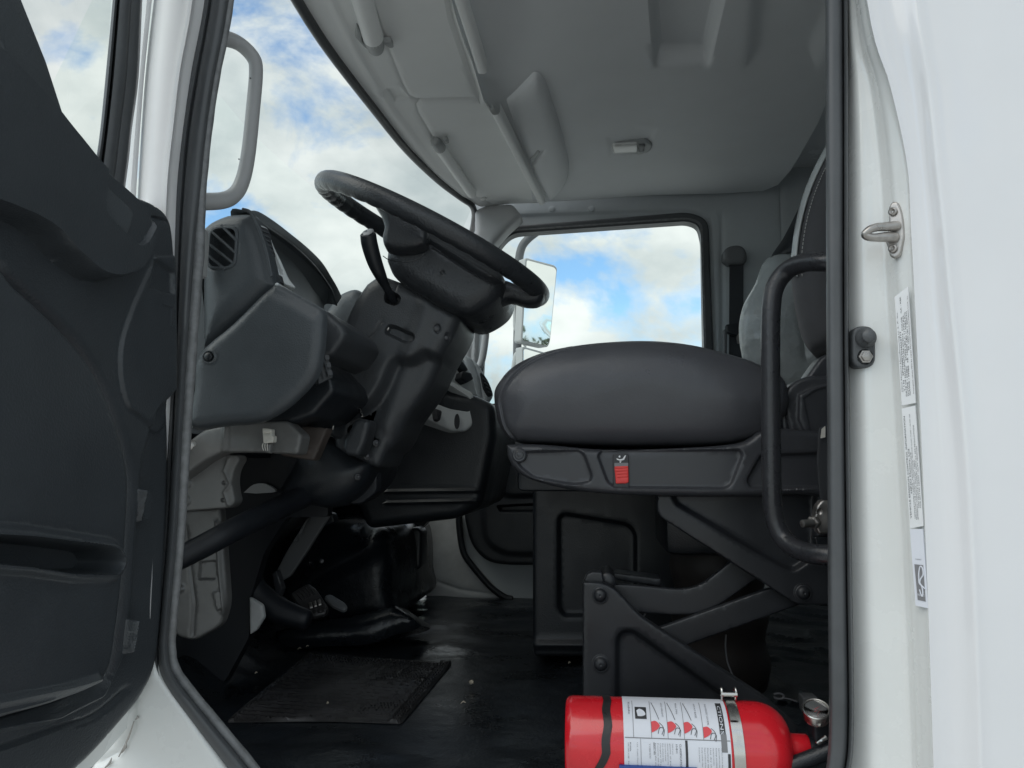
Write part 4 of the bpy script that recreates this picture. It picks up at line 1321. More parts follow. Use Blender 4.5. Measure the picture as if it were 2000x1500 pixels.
for i, (x, y, w) in enumerate(((905, 1374, 10), (600, 1264, 6), (585, 1268, 7), (640, 1375, 3), (500, 1316, 4), (1112, 1296, 4))):
    t = thing('floor_debris', ['dry leaf scrap on the floor near the seat', 'dry straw bit at the far mat corner', 'small leaf bit at the far mat corner', 'tiny crumb on the ribbed mat', 'tiny crumb between mat and door seal', 'thin straw beside the seat foot'][i], 'debris', PZ(x, y, FZ))
    a = PZ(x - w / 2, y, FZ + .008)
    b = PZ(x + w / 2, y - 1.5, FZ + .010)
    tube('scrap', [a, (a + b) / 2 + np.array((0, 0, .003)), b], [.0006, .0016, .0006], M['stone'], t, seg=6, n=3)

# ================================================================== driver's seat
ds = thing('driver_seat', 'black vinyl driver seat on a scissor suspension with red rocker switch', 'seat', PY(1300, 1400, 1.5))
YS = 1.37
cu_out = crom([(966, 790), (966, 764), (978, 742), (1000, 718), (1040, 696), (1096, 680), (1180, 669), (1270, 666), (1350, 674), (1424, 692), (1478, 710), (1530, 740), (1540, 800), (1500, 846), (1450, 862), (1370, 869), (1200, 869), (1070, 866), (1006, 862), (984, 846), (971, 818)], 5)
seam = crom([(1012, 862), (992, 836), (984, 804), (982, 782), (996, 752), (1018, 726), (1050, 704), (1096, 687), (1150, 676)], 5)
relief('seat_cushion', cu_out, ('Y', YS), M['vinyl'], ds, puff=(.050, 95), feats=[(seam, -.006, 5, 'line'), (crom([(1190, 760), (1240, 745), (1300, 752)], 4), .002, 40, 'line')], step=9, ext=(0, .47, 0))
sc = ds.children[0]
d = seam[::1]
Ls = resample(seam, 7.5, False)
i = 0
SP_ = []
for k in range(0, len(Ls) - 1):
    a = Ls[k] + np.array((2.5, .5))
    b = Ls[k] + (Ls[k + 1] - Ls[k]) * .55 + np.array((2.5, .5))
    h = .050 * sqrt(max(0, 1 - max(0, 1 - seg_dist([a], cu_out)[0] / 95) ** 2))
    tube('stitch', [PY(*a, YS - h - .0002), PY(*b, YS - h - .0002)], .0008, M['deep'], sc, seg=5, n=1)
# side valance
va_out = crom([(988, 868), (1060, 868), (1180, 878), (1300, 876), (1440, 866), (1484, 842), (1520, 836), (1660, 860), (1660, 966), (1560, 966), (1440, 970), (1260, 968), (1190, 965), (1110, 956), (1040, 938), (1006, 918), (990, 893)], 4)
pk = [rnd([(1003, 880), (1132, 876), (1144, 886), (1160, 930), (1154, 944), (1120, 950), (1040, 935), (1010, 912)], [12, 10, 6, 12, 8, 12, 12, 10]),
      rnd([(1164, 890), (1172, 878), (1447, 875), (1455, 888), (1432, 948), (1418, 957), (1200, 955), (1184, 944)], [6, 6, 6, 6, 10, 8, 8, 8]),
      rnd([(1484, 886), (1640, 880), (1640, 956), (1464, 956), (1455, 938)], [10, 4, 4, 10, 10])]
relief('side_valance', va_out, ('Y', YS - .035), M['valance'], ds, feats=[(p, -.008, 7) for p in pk], step=8, ext=(0, .10, 0), edge=(.012, 13))
vn = YS - .027
kb = lathe('recline_knob', [(0, .0135), (.006, .0135), (.009, .012), (.010, .0105), (.0095, .008), (.0105, .0065), (.0100, .004), (.0105, .003), (.0108, .0008)], PY(1015, 889, vn), (0, -1, 0), M['valance'], ds, seg=26)
swp = relief('rocker_switch', rnd([(1197, 886), (1228, 886), (1229, 952), (1198, 952)], 4), ('Y', vn - .004), M['ink'], ds, step=6, thick=.008, edge=(.001, 2))
relief('red_rocker', rnd([(1200, 911), (1227, 910), (1228, 942), (1224, 944), (1203, 945)], 2.5), ('Y', vn - .0065), M['redplastic'], swp, feats=[([(1202, 916 + k * 6), (1226, 915 + k * 6)], -.001, 2, 'line') for k in range(4)], step=5, thick=.006, edge=(.0015, 3))
relief('rocker_base', rnd([(1200, 904), (1227, 904), (1227, 911), (1200, 911)], 1), ('Y', vn - .005), M['greyink'], swp, step=5, thick=.003)
# the seat symbol on the switch
ic = [[(1204, 895), (1210, 897), (1216, 896), (1220, 890), (1223, 889), (1219, 898), (1212, 900), (1205, 898)], [(1208, 891), (1211, 889), (1212, 893), (1209, 894)], [(1210, 901), (1214, 901), (1212, 904), (1210, 903)]]
for q in ic:
    flat('symbol_print', [(x, y) for x, y in q], M['paper'], swp, lambda x, y: PY(x, y, vn - .0046))
# recliner housing and upper arm
rc = relief('recliner_cover', crom([(1524, 812), (1528, 778), (1546, 750), (1574, 736), (1604, 733), (1640, 745), (1640, 890), (1600, 894), (1566, 884), (1540, 862), (1527, 838)], 4), ('Y', YS - .01), M['valance'], ds,
            feats=[(crom([(1558, 770), (1600, 752), (1640, 760), (1640, 880), (1600, 872), (1572, 850), (1556, 820)], 4), .006, 5), (crom([(1566, 778), (1600, 758), (1640, 766), (1640, 870), (1600, 864), (1580, 846)], 4), -.002, 4), (crom([(1534, 800), (1548, 848), (1580, 876), (1610, 884)], 4), -.003, 4, 'line')], step=7, thick=.05, edge=(.010, 8))
relief('recliner_arm', crom([(1575, 738), (1590, 716), (1604, 698), (1620, 690), (1660, 690), (1660, 780), (1600, 780)], 4), ('Y', YS + .01), M['valance'], ds, step=8, thick=.05, edge=(.008, 8))
# backrest: leather edge band and cloth centre
bk_out = crom([(1690, 180), (1640, 240), (1610, 296), (1588, 336), (1568, 388), (1554, 444), (1546, 506), (1548, 570), (1558, 630), (1574, 676), (1600, 690), (1690, 694)], 4)
relief('backrest', bk_out, ('Y', YS + .03), M['cloth'], ds, puff=(.05, 60), step=9, ext=(.15, .42, .02))
bnd = crom([(1700, 196), (1640, 262), (1614, 306), (1594, 346), (1576, 394), (1563, 448), (1556, 508), (1558, 540)], 4)
rows = []
for q in bnd:
    o_ = q + np.array((-11, -3))
    rows.append([PY(*o_, YS + .05), PY(*(o_ + (1, 0)), YS + .02), PY(*(q * .5 + o_ * .5), YS + .008), PY(*q, YS + .004), PY(*(q + (3, 1)), YS + .02)])
loft('edge_band', rows, M['shiny'], ds, su=3, ang=80)
Ls = resample(bnd + np.array((9, 2)), 7, False)
for k in range(len(Ls) - 1):
    if Ls[k][0] > 1625:
        continue
    h = .05 * sqrt(max(0, 1 - max(0, 1 - seg_dist([Ls[k]], bk_out)[0] / 60) ** 2))
    tube('stitch', [PY(*Ls[k], YS + .0285 - h), PY(*(Ls[k] * .4 + Ls[k + 1] * .6), YS + .0285 - h)], .0008, M['thread'], ds, seg=5, n=1)
# scissor suspension
up = relief('upper_plate', rnd([(1283, 966), (1660, 966), (1660, 1182), (1556, 1182), (1505, 1148), (1292, 1012), (1283, 996)], [4, 4, 4, 14, 12, 14, 10]), ('Y', YS + .0), M['steelblack'], ds,
            feats=[(rnd([(1306, 960), (1600, 960), (1598, 1090), (1552, 1120), (1530, 1114), (1316, 988)], [6, 6, 30, 14, 14, 10]), -.012, 12)], step=9, thick=.02, edge=(.004, 5))
lw = relief('lower_plate', rnd([(1138, 1137), (1176, 1138), (1202, 1150), (1252, 1204), (1500, 1366), (1560, 1420), (1560, 1520), (1138, 1520)], [5, 14, 16, 16, 20, 10, 4, 4]), ('Y', YS - .02), M['steelblack'], ds,
            feats=[(rnd([(1198, 1540), (1199, 1246), (1212, 1228), (1238, 1226), (1440, 1370), (1500, 1420), (1500, 1540)], [4, 16, 14, 16, 30, 20, 4]), -.014, 14)], step=9, thick=.02, edge=(.004, 5))
relief('plate_flange', rnd([(1138, 1140), (1146, 1122), (1156, 1117), (1176, 1118), (1180, 1140)], 3), ('Y', YS + .0), M['steelblack'], ds, step=6, thick=.03, edge=(.003, 3))
for x, y, Yv in ((1172, 1162, YS - .021), (1173, 1296, YS - .021), (1568, 1157, YS - .001)):
    bo = lathe('pivot_bolt', [(-.002, .0155), (.001, .0155), (.0015, .0135), (.001, .0125), (.002, .0115), (.006, .010), (.009, .007), (.0095, .0025), (.0085, .001)], PY(x, y, Yv), (0, -1, 0), M['steelblack'], ds, seg=26)
    tube('retaining_ring', [PY(x + 13.5 * cos(a), y + 13.5 * sin(a), Yv - .0015) for a in np.linspace(1.3, 7.2, 22)], .0012, M['valance'], bo, seg=6, n=1)
relief('scissor_link', rnd([(1180, 1140), (1240, 1143), (1330, 1152), (1368, 1144), (1404, 1116), (1450, 1076), (1540, 1080), (1490, 1122), (1404, 1184), (1366, 1200), (1320, 1202), (1230, 1196)], [10, 10, 20, 20, 14, 4, 4, 14, 24, 24, 20, 10]), ('Y', YS + .04), M['steelblack'], ds, step=9, thick=.012, edge=(.003, 4))
relief('scissor_link', rnd([(1262, 1234), (1300, 1222), (1500, 1150), (1600, 1130), (1600, 1168), (1350, 1258), (1320, 1270)], 8), ('Y', YS + .025), M['steelblack'], ds, step=9, thick=.012, edge=(.003, 4))
tube('cross_tube', [PY(1186, 1136, YS + .02), PY(1186, 1136, YS + .02) + np.array((0, .10, 0))], .015, M['steelblack'], ds, seg=20, n=1)
relief('cross_channel', rnd([(1176, 1116), (1208, 1120), (1292, 1130), (1292, 1146), (1250, 1140), (1176, 1128)], 3), ('Y', YS + .12), M['steelblack'], ds, step=6, thick=.06, edge=(.003, 3))
lathe('roller', [(0, .017), (.03, .017)], PY(1278, 1144, YS + .16), (0, -1, 0), M['deep'], ds, seg=18)
slab('suspension_core', PY(1300, 1120, YS + .16) * (1, 1, 0) + (0, 0, CAMZ - .17), PY(1480, 950, YS + .40) * (1, 1, 0) + (0, 0, CAMZ - .02), M['black'], ds, .02)
tube('air_bellows', [PY(1400, 1050, YS + .3) * (1, 1, 0) + np.array((0, 0, z)) for z in np.linspace(FZ + .02, CAMZ - .06, 9)], [.09, .10, .09, .10, .09, .10, .09, .10, .09], mat('brown_rubber', (.030, .024, .022), .6, vary=(12, .2, .1)), ds, seg=24, n=3)
slab('seat_pan', PY(1010, 950, YS + .01) * (1, 1, 0) + (0, 0, PY(1010, 960, YS)[2]), PY(1560, 950, YS + .44) * (1, 1, 0) + (0, 0, PY(1010, 880, YS)[2]), M['black'], ds, .01)
cable = thing('control_cable', 'thin dark cable hanging under the seat behind the lower plate', 'cable', PY(1430, 1320, YS + .2))
tube('cable_run', [PY(x, y, YS + .10) for x, y in ((1418, 1240), (1417, 1262), (1420, 1290), (1427, 1310), (1434, 1326))], .0014, M['greyink'], cable, seg=8, n=4)
tube('cable_run', [PY(x, y, YS + .05) for x, y in ((1262, 1196), (1257, 1204), (1252, 1212))], .0014, M['greyink'], cable, seg=8, n=3)
# belt and its fittings at the seat's rear corner
sbk = thing('seat_belt', 'black belt webbing with a worn metal anchor beside the seat hinge', 'seat belt', PY(1610, 1050, 1.3))
relief('webbing', crom([(1600, 836), (1660, 830), (1660, 1000), (1612, 1000), (1600, 950), (1596, 900)], 4), ('Y', 1.30), M['belt'], sbk, step=8, thick=.004, edge=(.001, 3))
relief('belt_tag', rnd([(1605, 838), (1612, 832), (1612, 854), (1603, 856)], 1), ('Y', 1.292), M['nylon'], sbk, step=5, thick=.002)
relief('anchor_plate', rnd([(1595, 990), (1606, 976), (1640, 980), (1640, 1040), (1600, 1044), (1590, 1020)], 6), ('Y', 1.27), M['worn'], sbk, feats=[(circ(1600, 1000, 6), -.002, 3)], step=5, thick=.02, edge=(.003, 4))
lathe('anchor_bolt', [(0, .010), (.012, .010), (.014, .007), (.015, .002)], PY(1592, 1020, 1.265), (-.6, -.8, 0), M['worn'], sbk, seg=6, ang=20)
lathe('anchor_nut', [(0, .006), (.02, .006), (.021, .003)], PY(1588, 1022, 1.25), (-.9, -.4, 0), M['worn'], sbk, seg=12)
relief('buckle_base', rnd([(1590, 1048), (1640, 1046), (1640, 1072), (1596, 1070)], 5), ('Y', 1.28), M['black'], sbk, step=6, thick=.02, edge=(.003, 3))

# ================================================================== storage pedestal between the seats
bx = thing('seat_pedestal', 'tall black moulded pedestal with a recessed side, behind the seat suspension', 'pedestal', PY(1160, 1280, 1.87))
relief('pedestal_front', rnd([(1040, 930), (1330, 930), (1330, 1284), (1042, 1284), (1040, 1262)], [4, 4, 4, 10, 8]), ('Y', 1.87), M['black'], bx, feats=[(rnd([(1086, 1010), (1100, 998), (1230, 1020), (1246, 1040), (1246, 1206), (1100, 1208), (1087, 1190)], 14), -.012, 10), ([(1030, 1258), (1340, 1260)], .010, 14, 'line')], step=10, ext=(0, .45, 0), edge=(.012, 10))

# ================================================================== passenger side
ps = thing('passenger_seat', 'shiny creased grey leather seat back beyond the black bar', 'seat', PY(1560, 900, 2.3))
p_out = crom([(1660, 500), (1600, 498), (1540, 496), (1508, 500), (1490, 516), (1474, 556), (1452, 596), (1443, 640), (1448, 690), (1464, 730), (1500, 768), (1560, 790), (1660, 790)], 4)
relief('backrest', p_out, ('Y', 2.0), M['shiny'], ps, puff=(.07, 70), feats=[(crom([(1490, 502), (1530, 498), (1600, 506)], 4), -.008, 5, 'line'), (crom([(1556, 520), (1550, 600), (1560, 700)], 4), -.008, 12, 'line')], step=8, ext=(.03, .14, 0))
relief('upper_back', crom([(1660, 230), (1610, 296), (1578, 366), (1552, 422), (1528, 468), (1506, 502), (1520, 516), (1600, 520), (1680, 516)], 4), ('Y', 2.08), M['black'], ps, puff=(.04, 40), step=8, ext=(.04, .10, 0))
relief('seat_base', rnd([(1300, 740), (1600, 760), (1600, 900), (1290, 880)], 20), ('Y', 2.1), M['vinyl'], ps, puff=(.04, 30), step=12, ext=(0, .4, 0))
br = thing('shoulder_belt', 'dark shoulder belt hanging from its pivot beside the far window', 'seat belt', PY(1438, 690, YP - .05))
relief('pivot_cover', crom([(1414, 506), (1414, 490), (1426, 480), (1444, 478), (1456, 486), (1460, 504), (1452, 514), (1424, 514)], 4), ('Y', YP - .07), M['housing'], br, step=5, thick=.05, edge=(.012, 9))
relief('strap', rnd([(1425, 500), (1452, 500), (1452, 720), (1424, 720)], 2), ('Y', YP - .045), M['belt'], br, step=12, thick=.003)
relief('latch_tongue', rnd([(1417, 634), (1444, 630), (1446, 646), (1440, 656), (1420, 650)], 4), ('Y', YP - .09), M['black'], br, step=5, thick=.02, edge=(.003, 3))
relief('tongue_plate', rnd([(1436, 648), (1444, 652), (1446, 670), (1440, 672)], 2), ('Y', YP - .085), M['worn'], br, step=4, thick=.003)
relief('retractor_cover', rnd([(1413, 644), (1420, 642), (1420, 700), (1413, 700)], 2), ('Y', YP - .06), M['housing'], br, step=6, thick=.02, edge=(.003, 3))

pd = thing('passenger_door', 'closed passenger door with black-framed window onto the cloudy sky', 'truck door', PY(1150, 1120, YP))
gl = rnd([(972, 486), (998, 456), (1342, 432), (1364, 440), (1371, 470), (1376, 760), (940, 790), (950, 560)], [16, 24, 18, 14, 8, 6, 6, 20])
wo = np.array([(x + (6 if x < 1200 else -1), y + 4) for x, y in win_out])
relief('window_frame', rnd([(958, 478), (988, 442), (1346, 413), (1384, 428), (1397, 764), (926, 794)], [20, 28, 30, 26, 10, 10]), ('Y', YP - .012), M['seal'], pd, holes=[gl], step=9, thick=.05, edge=(.006, 5))
relief('frame_lip', rnd([(966, 480), (992, 449), (1344, 424), (1372, 434), (1382, 760), (934, 790)], [20, 26, 24, 20, 10, 10]), ('Y', YP - .016), M['bead'], pd, holes=[rnd([(968, 482), (994, 452), (1343, 428), (1368, 437), (1377, 760), (938, 790)], [18, 25, 21, 17, 9, 9])], step=9, thick=.01)
g3 = on(gl, ('Y', YP + .03))
mk('window_glass', g3, [tuple(range(len(g3)))[::-1]], M['glass'], pd, smooth=False)
relief('door_panel', rnd([(906, 820), (1150, 820), (1150, 1103), (990, 1104), (950, 1098), (920, 1066), (906, 1010)], [6, 6, 6, 30, 30, 30, 20]), ('Y', YP - .035), M['black'], pd,
       feats=[(rnd([(962, 890), (1150, 880), (1150, 972), (990, 976), (966, 960)], [30, 4, 4, 20, 14]), .010, 14), (rnd([(968, 986), (1150, 976), (1150, 1000), (976, 1002)], 6), -.02, 6), (rnd([(925, 860), (1150, 850), (1150, 1090), (980, 1090), (940, 1060)], 30), .006, 16)], step=9, thick=.05, edge=(.008, 8))
fp = thing('heater_duct', 'narrow black duct in front of the white kick panel', 'duct', PY(808, 1112, 2.4))
relief('duct_body', rnd([(786, 1034), (816, 1030), (824, 1040), (822, 1108), (812, 1116), (796, 1112), (790, 1080)], 6), ('Y', 2.45), M['black'], fp, step=7, thick=.08, edge=(.01, 7))
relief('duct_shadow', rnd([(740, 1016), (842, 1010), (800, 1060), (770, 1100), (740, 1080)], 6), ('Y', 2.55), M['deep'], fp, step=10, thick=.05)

# outside mirrors on the far side
om = thing('wing_mirror', 'tall framed wing mirror outside the far window, reflecting clouds', 'mirror', PY(1040, 680, 3.35))
YM = 3.35
tube('mirror_arm', [PY(x, y, YM) for x, y in ((1075, 436), (1050, 452), (1030, 468), (1018, 486), (1013, 520), (1012, 600), (1010, 700), (1010, 800))], .019, M['housing'], om, seg=12, n=6)
relief('mirror_back', rnd([(1008, 512), (1022, 504), (1040, 506), (1036, 600), (1022, 672), (1012, 660), (1001, 640), (1000, 560)], 6), ('Y', YM - .03), M['mirrorback'], om, feats=[([(1009, 530), (1008, 650)], -.004, 3, 'line')], step=7, thick=.14, edge=(.02, 7))
MN = (-.30, -.95, .06)
MPL = (PY(1050, 590, YM - .04), (.68, -.73, -.028))
mo_ = rnd([(1027, 503), (1084, 518), (1089, 524), (1075, 668), (1070, 679), (1020, 668), (1018, 664)], [4, 4, 4, 6, 6, 5, 4])
relief('mirror_rim', mo_, MPL, M['mirrorback'], om, step=7, thick=.05, edge=(.004, 3))
relief('mirror_glass', (mo_ - mo_.mean(0)) * (.93, .95) + mo_.mean(0), (MPL[0] + np.array((0, -.003, 0)), MPL[1]), M['mirror'], om, step=20, thick=.002)
om2 = thing('wing_mirror', 'smaller lower wing mirror just above the seat cushion edge', 'mirror', PY(1030, 740, 3.35))
relief('mirror_back', rnd([(1002, 690), (1012, 680), (1028, 677), (1024, 760), (996, 790), (997, 720)], 6), ('Y', YM - .03), M['mirrorback'], om2, feats=[([(1010, 700), (1009, 760)], -.004, 3, 'line')], step=7, thick=.12, edge=(.018, 6))
m2 = rnd([(1021, 676), (1070, 690), (1064, 760), (1020, 770)], 5)
relief('mirror_rim', m2, MPL, M['mirrorback'], om2, step=7, thick=.05, edge=(.004, 3))
relief('mirror_glass', (m2 - m2.mean(0)) * .90 + m2.mean(0), (MPL[0] + np.array((0, -.003, 0)), (.66, -.745, .04)), M['mirror'], om2, step=20, thick=.002)

# ================================================================== sun visors, lamp
def visor(label, a, b, r, base):
    A, B = on([a, b], OV)
    dn = np.array((.16, 0, -1)) * r * .55
    t = thing('sun_visor', label, 'sun visor', A)
    d_ = (B - A) / np.linalg.norm(B - A)
    tube('visor_roll', [A + dn, A * .5 + B * .5 + dn, B + dn], r, M['overhead'], t, seg=20, n=4)
    return t, A + dn, B + dn, d_


v1, A, B, d_ = visor('pale rolled sun visor with dark hinge, above the open door', (693, -60), (728, 66), .022, None)
tube('visor_end', [B - d_ * .004, B + d_ * .034, B + d_ * .046], [.0225, .0185, .012], M['greytrim'], v1, seg=18, n=3)
relief('visor_hinge', rnd([(697, 54), (706, 66), (708, 84), (734, 92), (722, 100), (712, 94), (694, 74)], 3), (P0 + np.array((0, 0, -.012)), ON), M['greytrim'], v1, step=5, thick=.012, edge=(.002, 3))
relief('hinge_foot', rnd([(708, 86), (726, 84), (732, 94), (714, 100)], 3), (P0 + np.array((0, 0, -.008)), ON), M['overhead'], v1, step=5, thick=.012, edge=(.002, 3))
relief('visor_clip', rnd([(748, 82), (764, 82), (770, 94), (762, 96), (752, 90)], 3), (P0 + np.array((0, 0, -.016)), ON), M['greytrim'], v1, step=4, thick=.012, edge=(.003, 3))
v2, A, B, d_ = visor('pale rolled sun visor near the far windscreen corner', (858, 282), (916, 366), .017, None)
tube('visor_end', [A - d_ * .05, A - d_ * .03, A + d_ * .004], [.013, .0165, .0172], M['greytrim'], v2, seg=18, n=3)
tube('visor_end', [B - d_ * .004, B + d_ * .03, B + d_ * .05], [.0172, .0165, .011], M['overhead'], v2, seg=18, n=3)
relief('visor_clip', rnd([(866, 276), (874, 274), (878, 281), (870, 284)], 2), (P0 + np.array((0, 0, -.018)), ON), M['greytrim'], v2, step=4, thick=.012, edge=(.003, 3))
lathe('trim_button', [(0, .012), (.006, .010), (.008, .004)], on([(944, 387)], OV)[0], (.1, -.2, -1), M['lens'], v2, seg=14)

lm = thing('dome_lamp', 'small clear interior lamp in a grey rim on the ceiling', 'lamp', PZ(1230, 290, ZC))
up_ = .055 * float(smooth01(np.array((388 - 290) / 330))) + .02 * float(smooth01(np.array((1230 - 1050) / 260)))
LZ = ('Z', ZC + up_ - .004)
relief('lamp_rim', rnd([(1190, 294), (1196, 280), (1262, 276), (1276, 284), (1270, 298), (1250, 305), (1194, 303)], 7), LZ, M['greytrim'], lm, step=5, thick=.03, edge=(.006, 6))
relief('lamp_lens', rnd([(1196, 286), (1246, 283), (1246, 301), (1198, 303)], 5), ('Z', ZC + up_ - .012), M['lens'], lm, step=5, thick=.02, edge=(.006, 6))
relief('lamp_switch', rnd([(1248, 285), (1260, 284), (1258, 298), (1248, 300)], 3), ('Z', ZC + up_ - .010), M['housing'], lm, step=4, thick=.01, edge=(.003, 3))

# ================================================================== fire extinguisher
EY = 1.085
EC0, EC1 = PY(1106, 1447, EY), PY(1583, 1447, EY)
ERr = .0575
ex = thing('fire_extinguisher', 'red fire extinguisher lying strapped on the cab floor by the doorway', 'fire extinguisher', PY(1330, 1447, EY) - np.array((0, 0, ERr)))
axd = (EC1 - EC0)
axd[2] = axd[1] = 0
EL = axd[0]
axd = np.array((1.0, 0, 0))
ez = EC0[2]
sx = lambda px: PY(px, 1380, EY - .02)[0] - EC0[0]
R_ = ERr
s0 = sx(1478)
s1 = sx(1546)
prof = [(0.004, R_ * .80), (.0, R_ * .90), (.003, R_ * .97), (.009, R_), (s0 * .5, R_), (s0, R_)]
for k in range(1, 11):
    t = k / 10 * pi / 2
    prof.append((s0 + (s1 - s0) * sin(t) * .985, R_ * (.36 + .64 * cos(t))))
prof += [(s1 + .002, R_ * .345), (s1 + .006, R_ * .335), (sx(1583) - .002, R_ * .335), (sx(1583), R_ * .31), (sx(1583) + .001, R_ * .2)]
base = np.array((EC0[0], EY, ez))
lathe('cylinder_body', prof, base, axd, M['red'], ex, seg=64)


def cyl(x, a, lift=.0006):
    """x along, a = angle from the top towards the viewer"""
    r = R_ + lift
    return np.array((EC0[0] + x, EY - r * sin(a), ez + r * cos(a)))


def patch(name, x0, x1, a0, a1, m, parent, lift=.0006, nx=2, na=24, skew=None):
    rows = []
    for i in range(na + 1):
        a = a0 + (a1 - a0) * i / na
        k = skew(a) if skew else 0
        rows.append([cyl(x0 + (x1 - x0) * j / nx + k, a, lift) for j in range(nx + 1)])
    return loft(name, rows, m, parent, ang=80)


# paper label: wraps the front; px -> along, py -> angle
def ang_of(py):
    z = PY(1330, py, EY - R_ * .7)[2]
    return math.acos(max(-1, min(1, (z - ez) / R_)))


L0, L1 = sx(1216), sx(1417)
AT, AB = -.25, 1.86


def la(py):
    # picture row -> angle round the can, seen from a little above
    t = (1446 - py) / 76.0
    return math.acos(max(-1, min(1, t)))


lab = patch('paper_label', L0, L1, AT, AB, M['paperblue'], ex, .0005, 2, 40)
px_ = lambda x: sx(x)
ln_ = lambda nm, x0, x1, y0, y1, m_: patch(nm, px_(x0), px_(x1), la(y0), la(y1), m_, lab, .0010, 1, 14)
ln_('label_line', 1218, 1416, 1413, 1414.2, M['greyink'])
for x in (1234, 1268, 1299, 1330, 1366):
    ln_('label_line', x, x + .9, 1371, 1413, M['greyink'])
ln_('label_line', 1247, 1247.8, 1414, 1494, M['greyink'])
ln_('title_bar', 1398, 1409, 1371, 1405, M['ink'])
ln_('title_bar', 1399, 1410, 1405, 1430, M['greyink'])
ln_('title_bar', 1410, 1415, 1432, 1500, M['ink'])
ln_('title_bar', 1331, 1335.5, 1415, 1498, M['ink'])
ln_('class_box', 1239, 1261, 1376, 1389, M['ink'])
for k in range(9):
    ln_('bar_code', 1257 + k * 3.1, 1257 + k * 3.1 + 1.7, 1484, 1491, M['ink'])


def put(body, x, y0, y1, h, m_=M['ink']):
    """print that reads down the front of the can; x = picture column of the letters' foot, h = letter height in picture px"""
    V2, Fc = glyphs(body, 1.0)
    if not len(V2):
        return
    w = V2[:, 0].max()
    a0, a1 = la(y0), la(y1)
    V = [cyl(px_(x + b * h * 1.35), a0 + (a1 - a0) * a / w, .0013) for a, b in V2]
    mk('print_line', V, Fc, m_, lab, smooth=False)


put('CTIONS', 1400, 1373, 1405.5, 6.5, M['paperblue'])
put('CLASSIFICATION', 1320, 1420, 1458, 3.6)
put('10-B:C', 1313, 1420, 1434, 3.4)
for k, (t_, e) in enumerate((('Suitable for use on', 1436), ('gasoline, oil, grease, paint', 1470), ('electrical equipment fires', 1452), ('when used as directed', 1446), ('Dry chemical type', 1448), ('Charged to 195 psi', 1456), ('Pressurize with nitrogen', 1466), ('Recharge after any use', 1462))):
    put(t_, 1306 - k * 4.6, 1420, e, 2.4, M['greyink'])
put('SERIAL NO.', 1271, 1419, 1438, 2.6, M['ink'])
put('Y12864032', 1263, 1421, 1443, 2.6, M['greyink'])
for k, (t_, e) in enumerate((('Do not store in direct sun or near heat source', 1490), ('Inspect at least once every month', 1462), ('Recharge immediately after any use', 1474), ('Keep away from small children', 1450), ('Use dry chemical only', 1484), ('Discharge may cause injury', 1484), ('Read and follow all instructions before use', 1478), ('Keep nozzle clear of obstruction', 1478), ('Do not use on live metal', 1446))):
    put(t_, 1398 - k * 5.3, 1424, e, 2.5, M['greyink'])
put('Kidde', 1226, 1372, 1384, 4.0, M['greyink'])
put('Kidde', 1227, 1420, 1433, 2.4, M['ink'])
put('Mebane, NC 27302', 1223, 1448, 1486, 2.2, M['greyink'])
put('100-240-1148', 1223, 1420, 1444, 2.2, M['greyink'])
put('U.S. Coast Guard approved', 1240, 1420, 1474, 2.2, M['greyink'])
put('HOLD UPRIGHT', 1290, 1372, 1386, 3.2, M['greyink'])
put('PULL PIN', 1318, 1372, 1382, 3.2, M['greyink'])
put('AIM AT BASE', 1354, 1372, 1386, 3.2, M['greyink'])
put('SQUEEZE LEVER', 1376, 1372, 1394, 3.2, M['greyink'])
# instruction pictures: little red cans with a dark lever, and a hand outline
for i, x in enumerate((1269, 1300, 1331, 1367)):
    y = 1392 if i < 3 else 1397
    q = crom([(x, y), (x + 8, y - 1), (x + 14, y + 2), (x + 16, y + 5), (x + 12, y + 9), (x + 6, y + 12), (x, y + 14)], 3)
    mk('picture_print', [cyl(px_(a), la(b), .0013) for a, b in q], [tuple(range(len(q)))], M['pink'], lab, smooth=False)
    for P_ in ([(x + 15, y + 1), (x + 20, y + 4), (x + 23, y + 9), (x + 19, y + 16)], [(x + 12, y + 15), (x + 15, y + 8), (x + 20, y + 7), (x + 24, y + 10), (x + 22, y + 18)], [(x + 3, y - 20), (x + 9, y - 13), (x + 15, y - 3)]):
        if i == 3 and P_[0][1] < y - 10:
            continue
        tube('picture_line', [cyl(px_(a), la(max(b, 1371)), .0012) for a, b in P_], .00035, M['ink'], lab, seg=5, n=3)
tube('approval_mark', [cyl(px_(1321 + 6 * cos(t)), la(1487) + .08 * sin(t), .0012) for t in np.linspace(0, 2 * pi, 25)], .0004, M['ink'], lab, seg=5, n=1)
put('UL', 1319, 1483.5, 1490, 4.0, M['ink'])
put('10 B:C', 1311, 1482, 1492, 2.6, M['ink'])
pic = crom([(1242, 1380), (1248, 1378), (1256, 1380), (1259, 1384), (1252, 1386), (1244, 1386)], 3)
mk('picture_print', [cyl(px_(a), la(b), .0014) for a, b in pic], [tuple(range(len(pic)))], M['paperblue'], lab, smooth=False)
